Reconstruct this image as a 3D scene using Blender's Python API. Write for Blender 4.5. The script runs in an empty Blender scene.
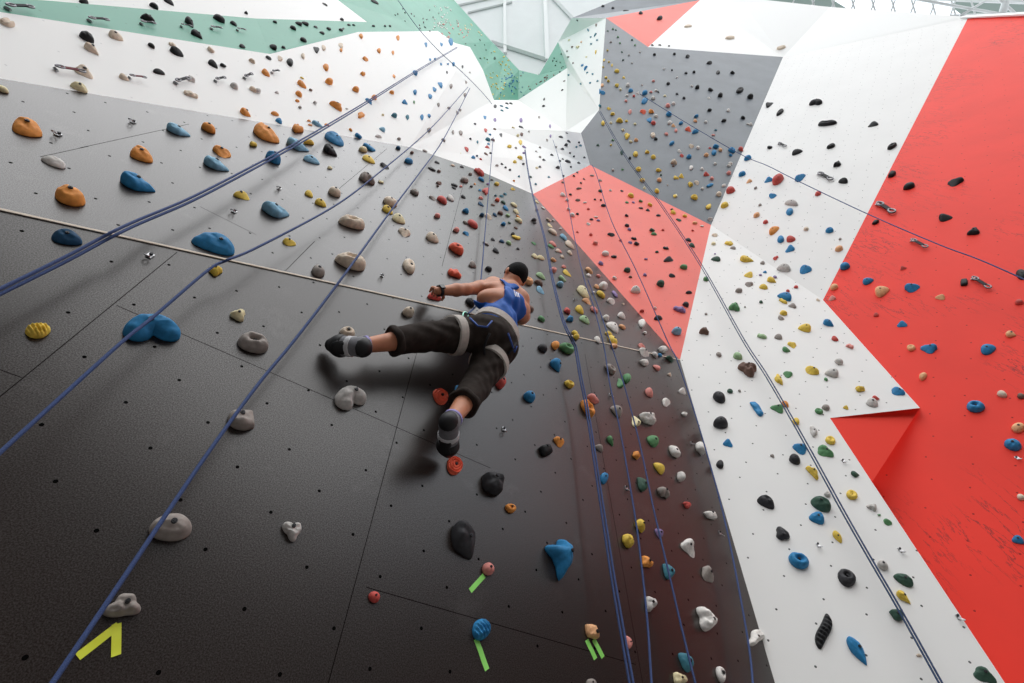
import bpy, bmesh, math, random
import numpy as np
from mathutils import Vector, Matrix, noise
from mathutils.geometry import tessellate_polygon

SC = bpy.context.scene
COL = SC.collection
FPX = 455.0                      # focal length in pixels at 1024 wide
EYE = Vector((0.0, 0.0, 1.5))
_up = Vector((-17.0, 281.5, 455.0)).normalized()      # world up seen in camera axes (right, up, forward)
_fw = Vector((0, 0, 1)); _fw = (_fw - _up * _fw.dot(_up)).normalized()
_rt = _fw.cross(_up) * 1.0
if _rt.x < 0: _rt = -_rt
def c2w(v):                      # camera axes (right, up, forward) -> world
    v = Vector(v); return Vector((v.dot(_rt), v.dot(_fw), v.dot(_up)))
def ray(u, v): return c2w(((u - 512.0) / FPX, (341.5 - v) / FPX, 1.0))
WS = 1.3                         # world size, from the climber's own limbs
def P(u, v, z): return EYE + ray(u, v) * z * WS
def pix(p):
    d = Vector(p) - EYE
    c = _rt * d.x + _fw * d.y + _up * d.z
    return (512 + FPX * c.x / c.z, 341.5 - FPX * c.y / c.z, c.z / WS)

# ---------------------------------------------------------------- helpers
def tag(o, label=None, cat=None, group=None, kind=None):
    if label: o['label'] = label
    if cat: o['category'] = cat
    if group: o['group'] = group
    if kind: o['kind'] = kind
    return o
def link_mesh(name, me, mat=None, parent=None, smooth=False):
    o = bpy.data.objects.new(name, me); COL.objects.link(o)
    if mat is not None and not me.materials: me.materials.append(mat)
    if parent is not None: o.parent = parent
    if smooth:
        for p in me.polygons: p.use_smooth = True
    return o
def mesh_from(name, verts, faces, mat=None, parent=None, smooth=False):
    me = bpy.data.meshes.new(name); me.from_pydata([tuple(v) for v in verts], [], faces); me.update()
    return link_mesh(name, me, mat, parent, smooth)
def obj_bm(name, bm, mat=None, parent=None, smooth=False):
    me = bpy.data.meshes.new(name); bm.normal_update(); bm.to_mesh(me); bm.free()
    return link_mesh(name, me, mat, parent, smooth)
def empty(name, loc):
    o = bpy.data.objects.new(name, None); COL.objects.link(o); o.location = loc; o.empty_display_size = 0.05
    return o
def tube(bm, pts, r, n=8, cap=True):
    """a round tube swept along a polyline; r is one radius or one per point"""
    pts = [Vector(p) for p in pts]; rs = r if isinstance(r, (list, tuple)) else [r] * len(pts)
    rings = []; ref = None
    for i, p in enumerate(pts):
        a = pts[max(i - 1, 0)]; b = pts[min(i + 1, len(pts) - 1)]
        t = (b - a).normalized()
        if ref is None:
            ref = Vector((0, 0, 1)) if abs(t.z) < 0.9 else Vector((1, 0, 0))
        x = (ref - t * ref.dot(t)).normalized(); ref = x; y = t.cross(x)
        rings.append([bm.verts.new(p + (x * math.cos(2 * math.pi * k / n) + y * math.sin(2 * math.pi * k / n)) * rs[i]) for k in range(n)])
    for A, B in zip(rings, rings[1:]):
        for k in range(n): bm.faces.new((A[k], A[(k + 1) % n], B[(k + 1) % n], B[k]))
    if cap:
        bm.faces.new(list(reversed(rings[0]))); bm.faces.new(rings[-1])
def beam(bm, a, b, w, h, up=Vector((0, 0, 1))):
    """a rectangular bar from a to b"""
    a, b = Vector(a), Vector(b); t = (b - a).normalized()
    x = t.cross(up)
    if x.length < 1e-3: x = t.cross(Vector((1, 0, 0)))
    x.normalize(); y = x.cross(t)
    vs = []
    for p in (a, b):
        for sx, sy in ((-1, -1), (1, -1), (1, 1), (-1, 1)): vs.append(bm.verts.new(p + x * sx * w / 2 + y * sy * h / 2))
    for f in ((3, 2, 1, 0), (4, 5, 6, 7), (0, 1, 5, 4), (1, 2, 6, 5), (2, 3, 7, 6), (3, 0, 4, 7)): bm.faces.new([vs[i] for i in f])

# ---------------------------------------------------------------- materials
def srgb(r, g, b):
    f = lambda c: ((c / 255 + 0.055) / 1.055) ** 2.4 if c > 10 else c / 255 / 12.92
    return (f(r), f(g), f(b), 1)
class NT:
    def __init__(s, name):
        s.m = bpy.data.materials.new(name); s.m.use_nodes = True; s.t = s.m.node_tree; s.b = s.t.nodes['Principled BSDF']
    def n(s, kind, **kw):
        nd = s.t.nodes.new(kind)
        for k, v in kw.items():
            if k in nd.bl_rna.properties and k not in ('inputs',): setattr(nd, k, v)
        return nd
    def l(s, a, b): s.t.links.new(a, b)
    def math(s, op, a, b=None, c=None):
        nd = s.n('ShaderNodeMath', operation=op)
        for i, x in enumerate((a, b, c)):
            if x is None: continue
            if isinstance(x, (int, float)): nd.inputs[i].default_value = x
            else: s.l(x, nd.inputs[i])
        return nd.outputs[0]
    def mix(s, fac, a, b, blend='MIX'):
        nd = s.n('ShaderNodeMix', data_type='RGBA', blend_type=blend)
        for sock, x in ((nd.inputs[0], fac), (nd.inputs[6], a), (nd.inputs[7], b)):
            if isinstance(x, (int, float)): sock.default_value = x
            elif isinstance(x, tuple): sock.default_value = x
            else: s.l(x, sock)
        return nd.outputs[2]
    def noise(s, vec, scale, detail=3, rough=0.55):
        nd = s.n('ShaderNodeTexNoise'); nd.inputs['Scale'].default_value = scale; nd.inputs['Detail'].default_value = detail; nd.inputs['Roughness'].default_value = rough
        if vec is not None: s.l(vec, nd.inputs['Vector'])
        return nd.outputs['Fac']
    def ramp(s, fac, lo, hi):
        nd = s.n('ShaderNodeMapRange'); s.l(fac, nd.inputs[0]); nd.inputs[1].default_value = lo; nd.inputs[2].default_value = hi; return nd.outputs[0]
    def bump(s, h, strength, dist):
        nd = s.n('ShaderNodeBump'); nd.inputs['Strength'].default_value = strength; nd.inputs['Distance'].default_value = dist
        s.l(h, nd.inputs['Height']); s.l(nd.outputs[0], s.b.inputs['Normal'])

def plain(name, col, rough=0.6, spec=0.5, metal=0.0, vary=0.0, nscale=30, bump=0.0, bd=0.003, coat=0.0):
    k = NT(name); k.b.inputs['Roughness'].default_value = rough; k.b.inputs['Specular IOR Level'].default_value = spec
    k.b.inputs['Metallic'].default_value = metal; k.b.inputs['Coat Weight'].default_value = coat
    k.b.inputs['Base Color'].default_value = col
    if vary or bump:
        tc = k.n('ShaderNodeTexCoord').outputs['Object']; nz = k.noise(tc, nscale, 4)
        if vary:
            dark = tuple(c * (1 - vary) for c in col[:3]) + (1,); lite = tuple(min(1, c * (1 + vary * .7) + 0.02 * vary) for c in col[:3]) + (1,)
            k.l(k.mix(k.ramp(nz, .3, .7), dark, lite), k.b.inputs['Base Color'])
        if bump: k.bump(nz, bump, bd)
    return k.m

def wall_mat(name, col, rough=0.6, spec=0.4, hole=0.006, pitch=0.22, hole_col=(0.02, 0.02, 0.02, 1), seam=0.0, seam_u=1.22, seam_v=2.44, off=(0, 0), smudge=0.0, smudge_col=(0.02, 0.01, 0.01, 1), grain=0.0, chalk=0.0, holefac=1.0, scuff=0.0, lines=()):
    """painted plywood: T-nut holes on a loose diagonal grid, panel seams, dirt; all in UV metres"""
    k = NT(name); k.b.inputs['Roughness'].default_value = rough; k.b.inputs['Specular IOR Level'].default_value = spec
    uv = k.n('ShaderNodeTexCoord').outputs['UV']
    c = col; mask = None; g = None
    nz = k.noise(uv, 1.3, 5)
    if smudge:
        d = tuple(x * (1 - smudge) for x in col[:3]) + (1,)
        c = k.mix(k.ramp(nz, .35, .75), c, d)
    if scuff:                                       # long rubbed streaks of shoe rubber
        mp = k.n('ShaderNodeMapping'); mp.inputs['Scale'].default_value = (5.5, 1.0, 1); mp.inputs['Rotation'].default_value = (0, 0, 0.6); k.l(uv, mp.inputs[0])
        s1 = k.noise(mp.outputs[0], 1.6, 6, .62); s1 = k.math('ABSOLUTE', k.math('SUBTRACT', s1, .5)); s1 = k.math('SUBTRACT', 1, k.ramp(s1, 0, .012))
        m2 = k.ramp(k.noise(uv, .7, 2), .46, .6)
        c = k.mix(k.math('MULTIPLY', k.math('MULTIPLY', s1, m2), scuff), c, smudge_col)
    if chalk:
        ch = k.ramp(k.noise(uv, 3.1, 8, .7), .58, .82)
        c = k.mix(k.math('MULTIPLY', ch, chalk), c, (.42, .40, .38, 1))
    if grain:
        g = k.noise(uv, 230, 3, .75)
        c = k.mix(k.math('MULTIPLY', k.ramp(g, .45, .8), grain), c, (.5, .48, .46, 1))
        k.bump(g, .12, .002)
    sep = k.n('ShaderNodeSeparateXYZ'); k.l(uv, sep.inputs[0])
    if seam:
        def line(x, per, o, w):
            f = k.math('FRACT', k.math('DIVIDE', k.math('ADD', x, o), per))
            f = k.math('ABSOLUTE', k.math('SUBTRACT', f, .5))
            return k.math('GREATER_THAN', f, .5 - w / per)
        ln = k.math('MAXIMUM', line(sep.outputs[0], seam_u, off[0], .0016), line(sep.outputs[1], seam_v, off[1], .0016))
        c = k.mix(k.math('MULTIPLY', ln, seam), c, (.012, .011, .01, 1))
    for ax, at, lo, hi, wd in lines:                # single panel joints: along u or v, from lo to hi
        a_, b_ = (sep.outputs[0], sep.outputs[1]) if ax == 'u' else (sep.outputs[1], sep.outputs[0])
        e = k.math('LESS_THAN', k.math('ABSOLUTE', k.math('SUBTRACT', a_, at)), wd)
        e = k.math('MULTIPLY', e, k.math('MULTIPLY', k.math('GREATER_THAN', b_, lo), k.math('LESS_THAN', b_, hi))); mask = e if mask is None else k.math('MAXIMUM', mask, e)
        c = k.mix(k.math('MULTIPLY', e, .7), c, (.006, .006, .006, 1))
    if hole:
        mp = k.n('ShaderNodeMapping'); mp.inputs['Rotation'].default_value = (0, 0, math.radians(38)); mp.inputs['Scale'].default_value = (1 / pitch, 1 / pitch, 1); k.l(uv, mp.inputs[0])
        vo = k.n('ShaderNodeTexVoronoi', voronoi_dimensions='2D'); vo.inputs['Scale'].default_value = 1; vo.inputs['Randomness'].default_value = .22; k.l(mp.outputs[0], vo.inputs['Vector'])
        dot = k.math('LESS_THAN', vo.outputs['Distance'], hole / pitch); mask = dot if mask is None else k.math('MAXIMUM', mask, dot)
        c = k.mix(k.math('MULTIPLY', dot, holefac), c, hole_col)
    if isinstance(c, tuple): k.b.inputs['Base Color'].default_value = c
    else: k.l(c, k.b.inputs['Base Color'])
    if mask is not None:                            # no gloss inside holes and joints; the film's grain breaks the gloss up
        sp = k.math('MULTIPLY', k.math('SUBTRACT', 1, k.math('MULTIPLY', mask, holefac)), spec)
        if g is not None: sp = k.math('MULTIPLY', sp, k.math('ADD', .45, k.math('MULTIPLY', k.ramp(g, .3, .7), 1.1)))
        k.l(sp, k.b.inputs['Specular IOR Level'])
    return k.m
SKY, SUN, EXPO, HALL = 1.5, 1.45, 0.24, 11.0
SUNDIR = (-.25, .95, -1)
# ---------------------------------------------------------------- the climbing walls: facets, each with its own depth
def zA(u, v): return 970.0 / (v + 510 - .934 * u)                 # lower dark wall, overhanging
def yW(u): return 210 + .2206 * u                                # fold between the two dark walls
def zB(u, v): return 1 / (1 / zA(u, v) - 4.05e-4 * (yW(u) - v))  # upper dark wall, upright
def zM(u, v): return 1383.0 / (v - 36 + .11 * (u - 585))
def zI(u, v): return 1 / (.1294 - 1.88e-5 * (u - 590) + 3.312e-4 * (v - 165))
def zN(u, v): return 1 / (.2096 + 3.026e-4 * (u - 823) + 4.726e-4 * (v - 300))
def zQ(u, v): return 1 / (.147 + 2.578e-4 * (u - 711) + 4.497e-4 * (v - 225))
def zL(u, v): return 1 / (.0892 + 4.68e-5 * (u - 648) - 5.52e-4 * (v - 47))
def zC2(u, v): return 1 / (.2204 - 8.753e-4 * (u - 410) + 9.097e-4 * (v - 147))
def zC(u, v): return 1 / (.2204 - 9.71e-4 * (u - 410) + 9.53e-4 * (v - 147))
def pt(t):
    if len(t) == 2: raise ValueError
    u, v, z = t
    return P(u, v, z(u, v) if callable(z) else z)
L = -220
wl0 = (L, yW(L), zA); wl1 = (680, 360, zA)
b0 = (L, 78 + .165 * L, zB); b1 = (410, 147, zB); b2 = (478, 170, zB); b3 = (533, 194, zB)
d0 = (472, 155, 5.95); d1 = (493, 128, 8.3); d2 = (494, 100, 11.6)
c0 = (483, 70, 12.6); c1 = (470, 47, zC2); c2 = (455, 43, zC2); c3 = (438, 31, zC2); c4 = (358, 32, zC); c5 = (270, 54, zC); c6 = (L, 15 + .17 * L, zC)
p0 = (590, 165, 7.73); p1 = (711, 225, zI)
i0 = (783, 57, zI); i1 = (648, 47, zI); i2 = (599, 110, zI); i3 = (581, 133, zI)
h0 = (606, 18, 12.2); g0 = (572, 18, 14.8); g1 = (558, 42, 17.4); g2 = (567, 68, 14.6); g3 = (566, 131, 11.2); d3 = (518, 100, 14.2)
e0 = (539, 75, 16.2); e1 = (519, 70, 16.6); e2 = (505, 55, 17.2); e3 = (492, 42, 17.4); e4 = (454, 0, 18.6); e5 = (420, -42, 19.5)
f0 = (L, -18, 1.62); f1 = (256, 18.5, 4.3); f2 = (367, 22, 7.0); f3 = (338, 0, 7.0); f4 = (285, -42, 6.6); f5 = (L, -110, 2.4)
j0 = (700, 0, 14.7); j1 = (727, -22, 15.2); j2 = (635, -8, 15.6); j3 = (680, -30, 15.6)
k0 = (739, -3, 14.0); k1 = (830, 7, 11.6); k2 = (963, 16.5, 8.42); k3 = (968, 18, zQ)
m0 = (823, 300, zM); m1 = (920, 408, zM); m2 = (830, 418, zM); m3 = (872, 482, zM); m4 = (1005, 683, zM); m5 = (775, 683, zA)
q1 = (920, 408, zN); q3 = (872, 482, zN); q4 = (1005, 683, zN)
n0 = (1180, 10, zN); n1 = (1180, 683, zN)
def to_floor(a, b):
    a, b = pt(a), pt(b); s = (0.0 - a.z) / (b.z - a.z); return a + (b - a) * s
gA0 = to_floor(wl0, (L - 120, yW(L) + 120 * (yW(L) + 26) / (518 - L), zA))
gAM = to_floor(wl1, m5); gMN = to_floor(m3, m4); gQN = to_floor(q3, q4); gN = to_floor(n0, n1)

CAMV = EYE
def facet(name, ring, mat, upvp=None, thick=0.0, pid=None, tl=None):
    """one planar or gently folded panel of the climbing wall, with UVs in metres; the ring is in pixel+depth or world points"""
    pts = [r if isinstance(r, Vector) else pt(r) for r in ring]
    p2 = [Vector((*pix(p)[:2], 0)) if not isinstance(r, Vector) else None for r, p in zip(ring, pts)]
    # tessellate in the plane of the polygon
    nrm = Vector()
    for a, b in zip(pts, pts[1:] + pts[:1]): nrm += Vector(((a.y - b.y) * (a.z + b.z), (a.z - b.z) * (a.x + b.x), (a.x - b.x) * (a.y + b.y)))
    nrm.normalize(); cen = sum(pts, Vector()) / len(pts)
    if nrm.dot(CAMV - cen) < 0: nrm = -nrm
    upw = ray(*upvp) if upvp else Vector((0, 0, 1))
    vy = (upw - nrm * upw.dot(nrm)).normalized(); vx = vy.cross(nrm)
    flat = [Vector(((p - cen).dot(vx), (p - cen).dot(vy), 0)) for p in pts]
    if all(not isinstance(r, Vector) for r in ring): flat = [Vector((q[0], -q[1], 0)) for q in (pix(p) for p in pts)]   # as it is seen
    tris = tl or tessellate_polygon([flat])
    me = bpy.data.meshes.new(name)
    fs = []
    for t in tris:
        a, b, c = (pts[i] for i in t)
        if (b - a).cross(c - a).dot(CAMV - a) < 0: t = (t[0], t[2], t[1])
        fs.append(tuple(t))
    vs = list(pts); nv = len(vs)
    if thick:                                        # plywood has a back as well
        vs += [p - nrm * thick for p in pts]
        fs += [tuple(nv + i for i in reversed(f)) for f in fs]
    me.from_pydata([tuple(v) for v in vs], [], fs); me.update()
    uvl = me.uv_layers.new(name='UVMap')
    for lp in me.loops:
        q = vs[lp.vertex_index] - cen
        uvl.data[lp.index].uv = (q.dot(vx) + 50, q.dot(vy) + 50)
    o = link_mesh(name, me, mat); o['kind'] = 'structure'
    FACETS.append(dict(name=name, pid=pid, tris=[[vs[i] for i in f] for f in fs[:len(tris)]], nrm=nrm, obj=o, cen=cen, vx=vx, vy=vy))
    return o
FACETS = []
WHITE = srgb(232, 231, 228)
FILM = srgb(34, 23, 18)
M_dark = bpy.data.materials.new('dark film faced plywood'); M_dark2 = M_dark
M_white = wall_mat('white painted plywood', WHITE, rough=.55, hole=.0072, pitch=.24, holefac=.95, hole_col=(.06, .06, .06, 1), smudge=.04)
M_white_lit = wall_mat('white painted plywood brightened', srgb(244, 244, 241), rough=.6, hole=.006, pitch=.3, holefac=.3, hole_col=(.3, .3, .3, 1))  # same white paint, lightened so the glare up high sits in its colour
M_green = wall_mat('green painted plywood', srgb(94, 166, 142), rough=.55, hole=.008, pitch=.3, holefac=.5, hole_col=(.1, .2, .16, 1), smudge=.12)
M_grey = wall_mat('slate grey painted plywood', srgb(112, 120, 127), rough=.5, hole=.008, pitch=.26, holefac=.5, hole_col=(.08, .09, .1, 1), smudge=.22)
M_coral = wall_mat('coral painted plywood', srgb(246, 110, 95), rough=.55, hole=.007, pitch=.26, holefac=.4, hole_col=(.25, .05, .05, 1), smudge=.08)
M_red = wall_mat('red painted plywood', srgb(245, 62, 48), rough=.6, spec=.2, hole=.0065, pitch=.26, holefac=.8, hole_col=(.16, .02, .02, 1), smudge=.10, scuff=.85, smudge_col=(.12, .025, .03, 1))
UPA = (518, -26)
facet('wall_dark_lower', [wl0, wl1, m5, gAM, gA0], M_dark, UPA, pid='A')
facet('wall_dark_upper', [wl0, wl1, b3, b2, b1, b0], M_dark2, pid='B')
def joint(F, pts, wd=.0016):
    """a panel joint seen through two points, as a line of constant u or v on that wall"""
    q = []
    for u, v in pts:
        r = ray(u, v); p = EYE + r * ((F['cen'] - EYE).dot(F['nrm']) / r.dot(F['nrm'])) - F['cen']; q.append((p.dot(F['vx']) + 50, p.dot(F['vy']) + 50))
    (a, b), (c, d) = q
    if abs(c - a) < abs(d - b): return ('u', (a + c) / 2, min(b, d), max(b, d), wd)
    return ('v', (b + d) / 2, min(a, c), max(a, c), wd)
fA, fB = FACETS[0], FACETS[1]
M_dark = wall_mat('dark film faced plywood lower', FILM, rough=.30, spec=.68, hole=.0062, pitch=.21, grain=.10, chalk=.10, smudge=.25, hole_col=(.004, .004, .004, 1),
    lines=[joint(fA, l) for l in (((177, 252), (-60, 446)), ((418, 345), (328, 690)), ((20, 379), (-60, 346)), ((122, 301), (490, 473)), ((373, 560), (640, 690)), ((575, 348), (660, 690)))])
M_dark2 = wall_mat('dark film faced plywood upper', FILM, rough=.30, spec=.68, hole=.0065, pitch=.21, grain=.08, chalk=.16, smudge=.2, hole_col=(.004, .004, .004, 1),
    lines=[joint(fB, l) for l in (((240, 144), (440, 181)), ((0, 108), (240, 152)), ((195, 209), (260, 232)), ((262, 288), (318, 243)), ((463, 178), (445, 268)), ((36, 155), (92, 148)))])
fA['obj'].data.materials[0] = M_dark; fB['obj'].data.materials[0] = M_dark2
facet('wall_white_upper', [b0, b1, c4, c5, c6], M_white_lit, pid='C')
facet('wall_white_corner', [b1, b2, d0, d1, d2, c0, c1, c2, c3, c4], M_white_lit, pid='S')
q0 = (590, 165, 10.5); q2 = (581, 133, 12.0)
facet('wall_white_back', [b2, d0, d1, d2, d3, g2, g3, q2, q0, b3], M_white_lit, pid='D', tl=[(0, 1, 9), (1, 8, 9), (1, 2, 8), (2, 7, 8), (2, 6, 7), (2, 3, 6), (3, 4, 6), (4, 5, 6)])
facet('wall_coral_return', [b3, q0, p0], M_coral); facet('wall_grey_return', [p0, q0, q2, i3], M_grey)
GR = dict(c6=c6, c5=c5, c4=c4, c3=c3, c2=c2, c1=c1, c0=c0, d2=d2, d3=d3, g2=g2, g1=g1, e0=e0, e1=e1, e2=e2, e3=e3, e4=e4, e5=e5, f4=f4, f3=f3, f2=f2, f1=f1, f0=f0); gk = list(GR)
GT = 'c6 c5 f1,c6 f1 f0,c5 c4 f2,c5 f2 f1,c4 c3 f2,c3 f3 f2,c3 f4 f3,c3 e4 f4,f4 e4 e5,c3 c2 e4,c2 e3 e4,c2 c1 e3,c1 c0 e3,c0 e2 e3,c0 d2 e2,d2 e1 e2,d2 d3 e1,d3 e0 e1,d3 g2 e0,g2 g1 e0'
facet('wall_green', list(GR.values()), M_green, pid='E', tl=[tuple(gk.index(x) for x in t.split()) for t in GT.split(',')])
facet('wall_white_top', [f0, f1, f2, f3, f4, f5], M_white_lit, pid='F')
facet('wall_white_column', [g1, g0, h0, i2, i3, g3, g2], M_white_lit, pid='G')
facet('wall_grey_side', [h0, i1, i2], M_grey, pid='H')
facet('wall_grey', [p0, p1, i0, i1, i2, i3], M_grey, pid='I')
facet('wall_grey_top', [g0, h0, j0, j1, j3, j2], M_grey, pid='J')
facet('wall_coral_top', [h0, j0, i1], M_coral, pid='K')
facet('wall_white_overhang', [i1, j0, j1, k0, k1, k2, k3, i0], M_white_lit, pid='L', tl=[(0, 1, 7), (1, 3, 7), (1, 2, 3), (3, 4, 7), (4, 5, 7), (5, 6, 7)])
facet('wall_coral', [b3, p0, p1, wl1], M_coral, pid='P')
facet('wall_white_right', [wl1, p1, m0, m1, m2, m3, m4, gMN, gAM, m5], M_white, pid='M')
facet('wall_white_right_upper', [p1, i0, k3, m0], M_white, pid='Q')
facet('wall_red', [m0, k3, n0, gN, gQN, q4, q3, q1], M_red, pid='N')
facet('wall_red_recess', [m2, q1, (872, 482, 2.98)], wall_mat('red recess plywood', srgb(247, 62, 46), rough=.6, spec=.2, hole=0), pid='O')
facet('wall_red_return', [q3, m3, m4, gMN, gQN, q4], M_white)
facet('wall_white_return', [m0, m1, q1], M_white)
facet('wall_red_soffit', [m2, m1, q1], M_red)
facet('wall_red_edge', [m2, m3, q3], M_red)
# capping board above the red wall
bm = bmesh.new(); beam(bm, P(963, 17, 8.42), P(1180, 6, zN(1180, 10)), .03, .12); tag(obj_bm('trim_top', bm, M_white_lit), kind='structure')
# pale wooden edge strip along the fold
bm = bmesh.new()
dA = [f for f in FACETS if f['pid'] == 'A'][0]
beam(bm, pt(wl0) + dA['nrm'] * .004, pt(wl1) + dA['nrm'] * .004, .010, .004, dA['nrm'])
tag(obj_bm('trim_fold', bm, plain('pale ply edge', srgb(236, 222, 204), .7)), kind='structure')

# ---------------------------------------------------------------- hall: floor, far walls behind the viewer, roof panel and trusses
def quad(name, a, b, c, d, mat):
    o = mesh_from(name, [a, b, c, d], [(0, 1, 2, 3)], mat); o['kind'] = 'structure'; return o
M_floor = plain('dark rubber crumb matting', srgb(112, 108, 105), .9, vary=.15, nscale=60, bump=.2)
M_hall = plain('grey hall cladding', srgb(38, 39, 41), .8, vary=.08, nscale=2)
quad('floor', (-18, -15, 0), (20, -15, 0), (20, 20, 0), (-18, 20, 0), M_floor)
quad('wall_hall_back', (-18, -15, 0), (20, -15, 0), (20, -15, HALL), (-18, -15, HALL), M_hall)
quad('wall_hall_left', (-18, -15, 0), (-18, 20, 0), (-18, 20, HALL), (-18, -15, HALL), M_hall)
quad('wall_hall_right', (20, 20, 0), (20, -15, 0), (20, -15, HALL), (20, 20, HALL), M_hall)
M_roof = plain('light grey roof cladding', srgb(226, 231, 229), .7, vary=.03, nscale=1)
M_rib = plain('white steel rib', srgb(228, 232, 230), .5)
r0 = (452, -44, 10.2); r1 = (640, -44, 18.6)
zR = lambda u, v: 1 / (.0575 + 1.0e-4 * (v - 60))
cl = facet('ceiling', [(u, v, zR) for u, v in ((400, -60), (447, 0), (488, 46), (501, 60), (516, 74), (541, 79), (562, 44), (578, 18), (645, -8), (690, -40), (690, -60))], M_roof, pid='R')
_rt3 = FACETS[-1]['tris']
def onroof(u, v):
    r = ray(u, v).normalized(); best = None
    for t in _rt3:
        n = (t[1] - t[0]).cross(t[2] - t[0]).normalized(); d = (t[0] - EYE).dot(n) / r.dot(n); p = EYE + r * d
        q = [((t[(i + 1) % 3] - t[i]).cross(p - t[i])).dot(n) for i in range(3)]
        m = min(min(q), -max(q)) if not (min(q) > -1e-6 or max(q) < 1e-6) else 1
        if best is None or m > best[0]: best = (m, p)
    return best[1] - r * .12
bm = bmesh.new()
for a, b, w in (((504.5, -20), (505, 54), .16), ((544, -20), (547, 61), .20), ((492, 42), (548, 60), .16), ((468, 12.5), (512, 2), .08), ((457, 5.5), (500, -4), .08), ((548, 60), (539, 75), .08), ((536, -20), (573, 19), .15)):
    beam(bm, onroof(*a), onroof(*b), w, w * 1.2)
tag(obj_bm('ceiling_beam', bm, M_rib), kind='structure')
bm = bmesh.new()
def T(u, v, z=14.0): return P(u, v, z)
for u0, v0, u1, v1, r in ((740, -9, 1060, 4, .06), (780, -22, 1060, -30, .07), (950, 16, 1060, 12, .05)):
    tube(bm, [T(u0, v0), T(u1, v1)], r, 8)
for u in range(790, 960, 20):
    tube(bm, [T(u, 10 + (u - 790) * .04), T(u + 14, -24)], .028, 6); tube(bm, [T(u + 26, 11 + (u - 790) * .04), T(u + 14, -24)], .028, 6)
for a, b, r in (((1000, 22), (1012, -20), .12), ((905, -3), (1000, 14), .05), ((960, 16), (1000, -8), .05), ((940, -10), (1040, 4), .05), ((1020, 18), (985, -14), .05)):
    tube(bm, [T(*a, 13.5), T(*b, 13.5)], r, 8)
# a small ring joint on the truss
tag(obj_bm('ceiling_truss_beam', bm, M_rib, smooth=True), kind='structure')
quad('ceiling_glazing_frame', T(968, 20, 17), T(1180, 24, 17), T(1180, -60, 17), T(948, 4, 17), plain('greenish roof sheet', srgb(150, 168, 160), .7))
quad('ceiling_sheet', T(700, 9, 17.5), T(848, 9, 17.5), T(800, -20, 17.5), T(700, -30, 17.5), bpy.data.materials['greenish roof sheet'])

def fct(pid): return [f for f in FACETS if f['pid'] == pid][0]
def W(u, v, off, pid='A'):
    """the point in direction (u, v) that stands off metres in front of the wall"""
    F = fct(pid); r = ray(u, v)
    return EYE + r * (((F['tris'][0][0] - EYE).dot(F['nrm']) + off) / r.dot(F['nrm']))
def wall_dist(p, pid): F = fct(pid); return (Vector(p) - F['tris'][0][0]).dot(F['nrm'])
# ---------------------------------------------------------------- where a line of sight meets the climbing wall
from mathutils.bvhtree import BVHTree
_v, _f, _o = [], [], []
for F_ in FACETS:
    for t_ in F_['tris']:
        _f.append((len(_v), len(_v) + 1, len(_v) + 2)); _v.extend(t_); _o.append(F_)
WALL = BVHTree.FromPolygons(_v, _f)
def hit(u, v):
    """(point, outward normal, facet) of the wall in direction (u, v)"""
    r = ray(u, v).normalized(); p, n, i, d = WALL.ray_cast(EYE, r)
    if p is None: return None
    a, b, c = (_v[k] for k in _f[i]); n = (b - a).cross(c - a).normalized()
    if n.dot(r) > 0: n = -n
    return p, n, _o[i]
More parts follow.
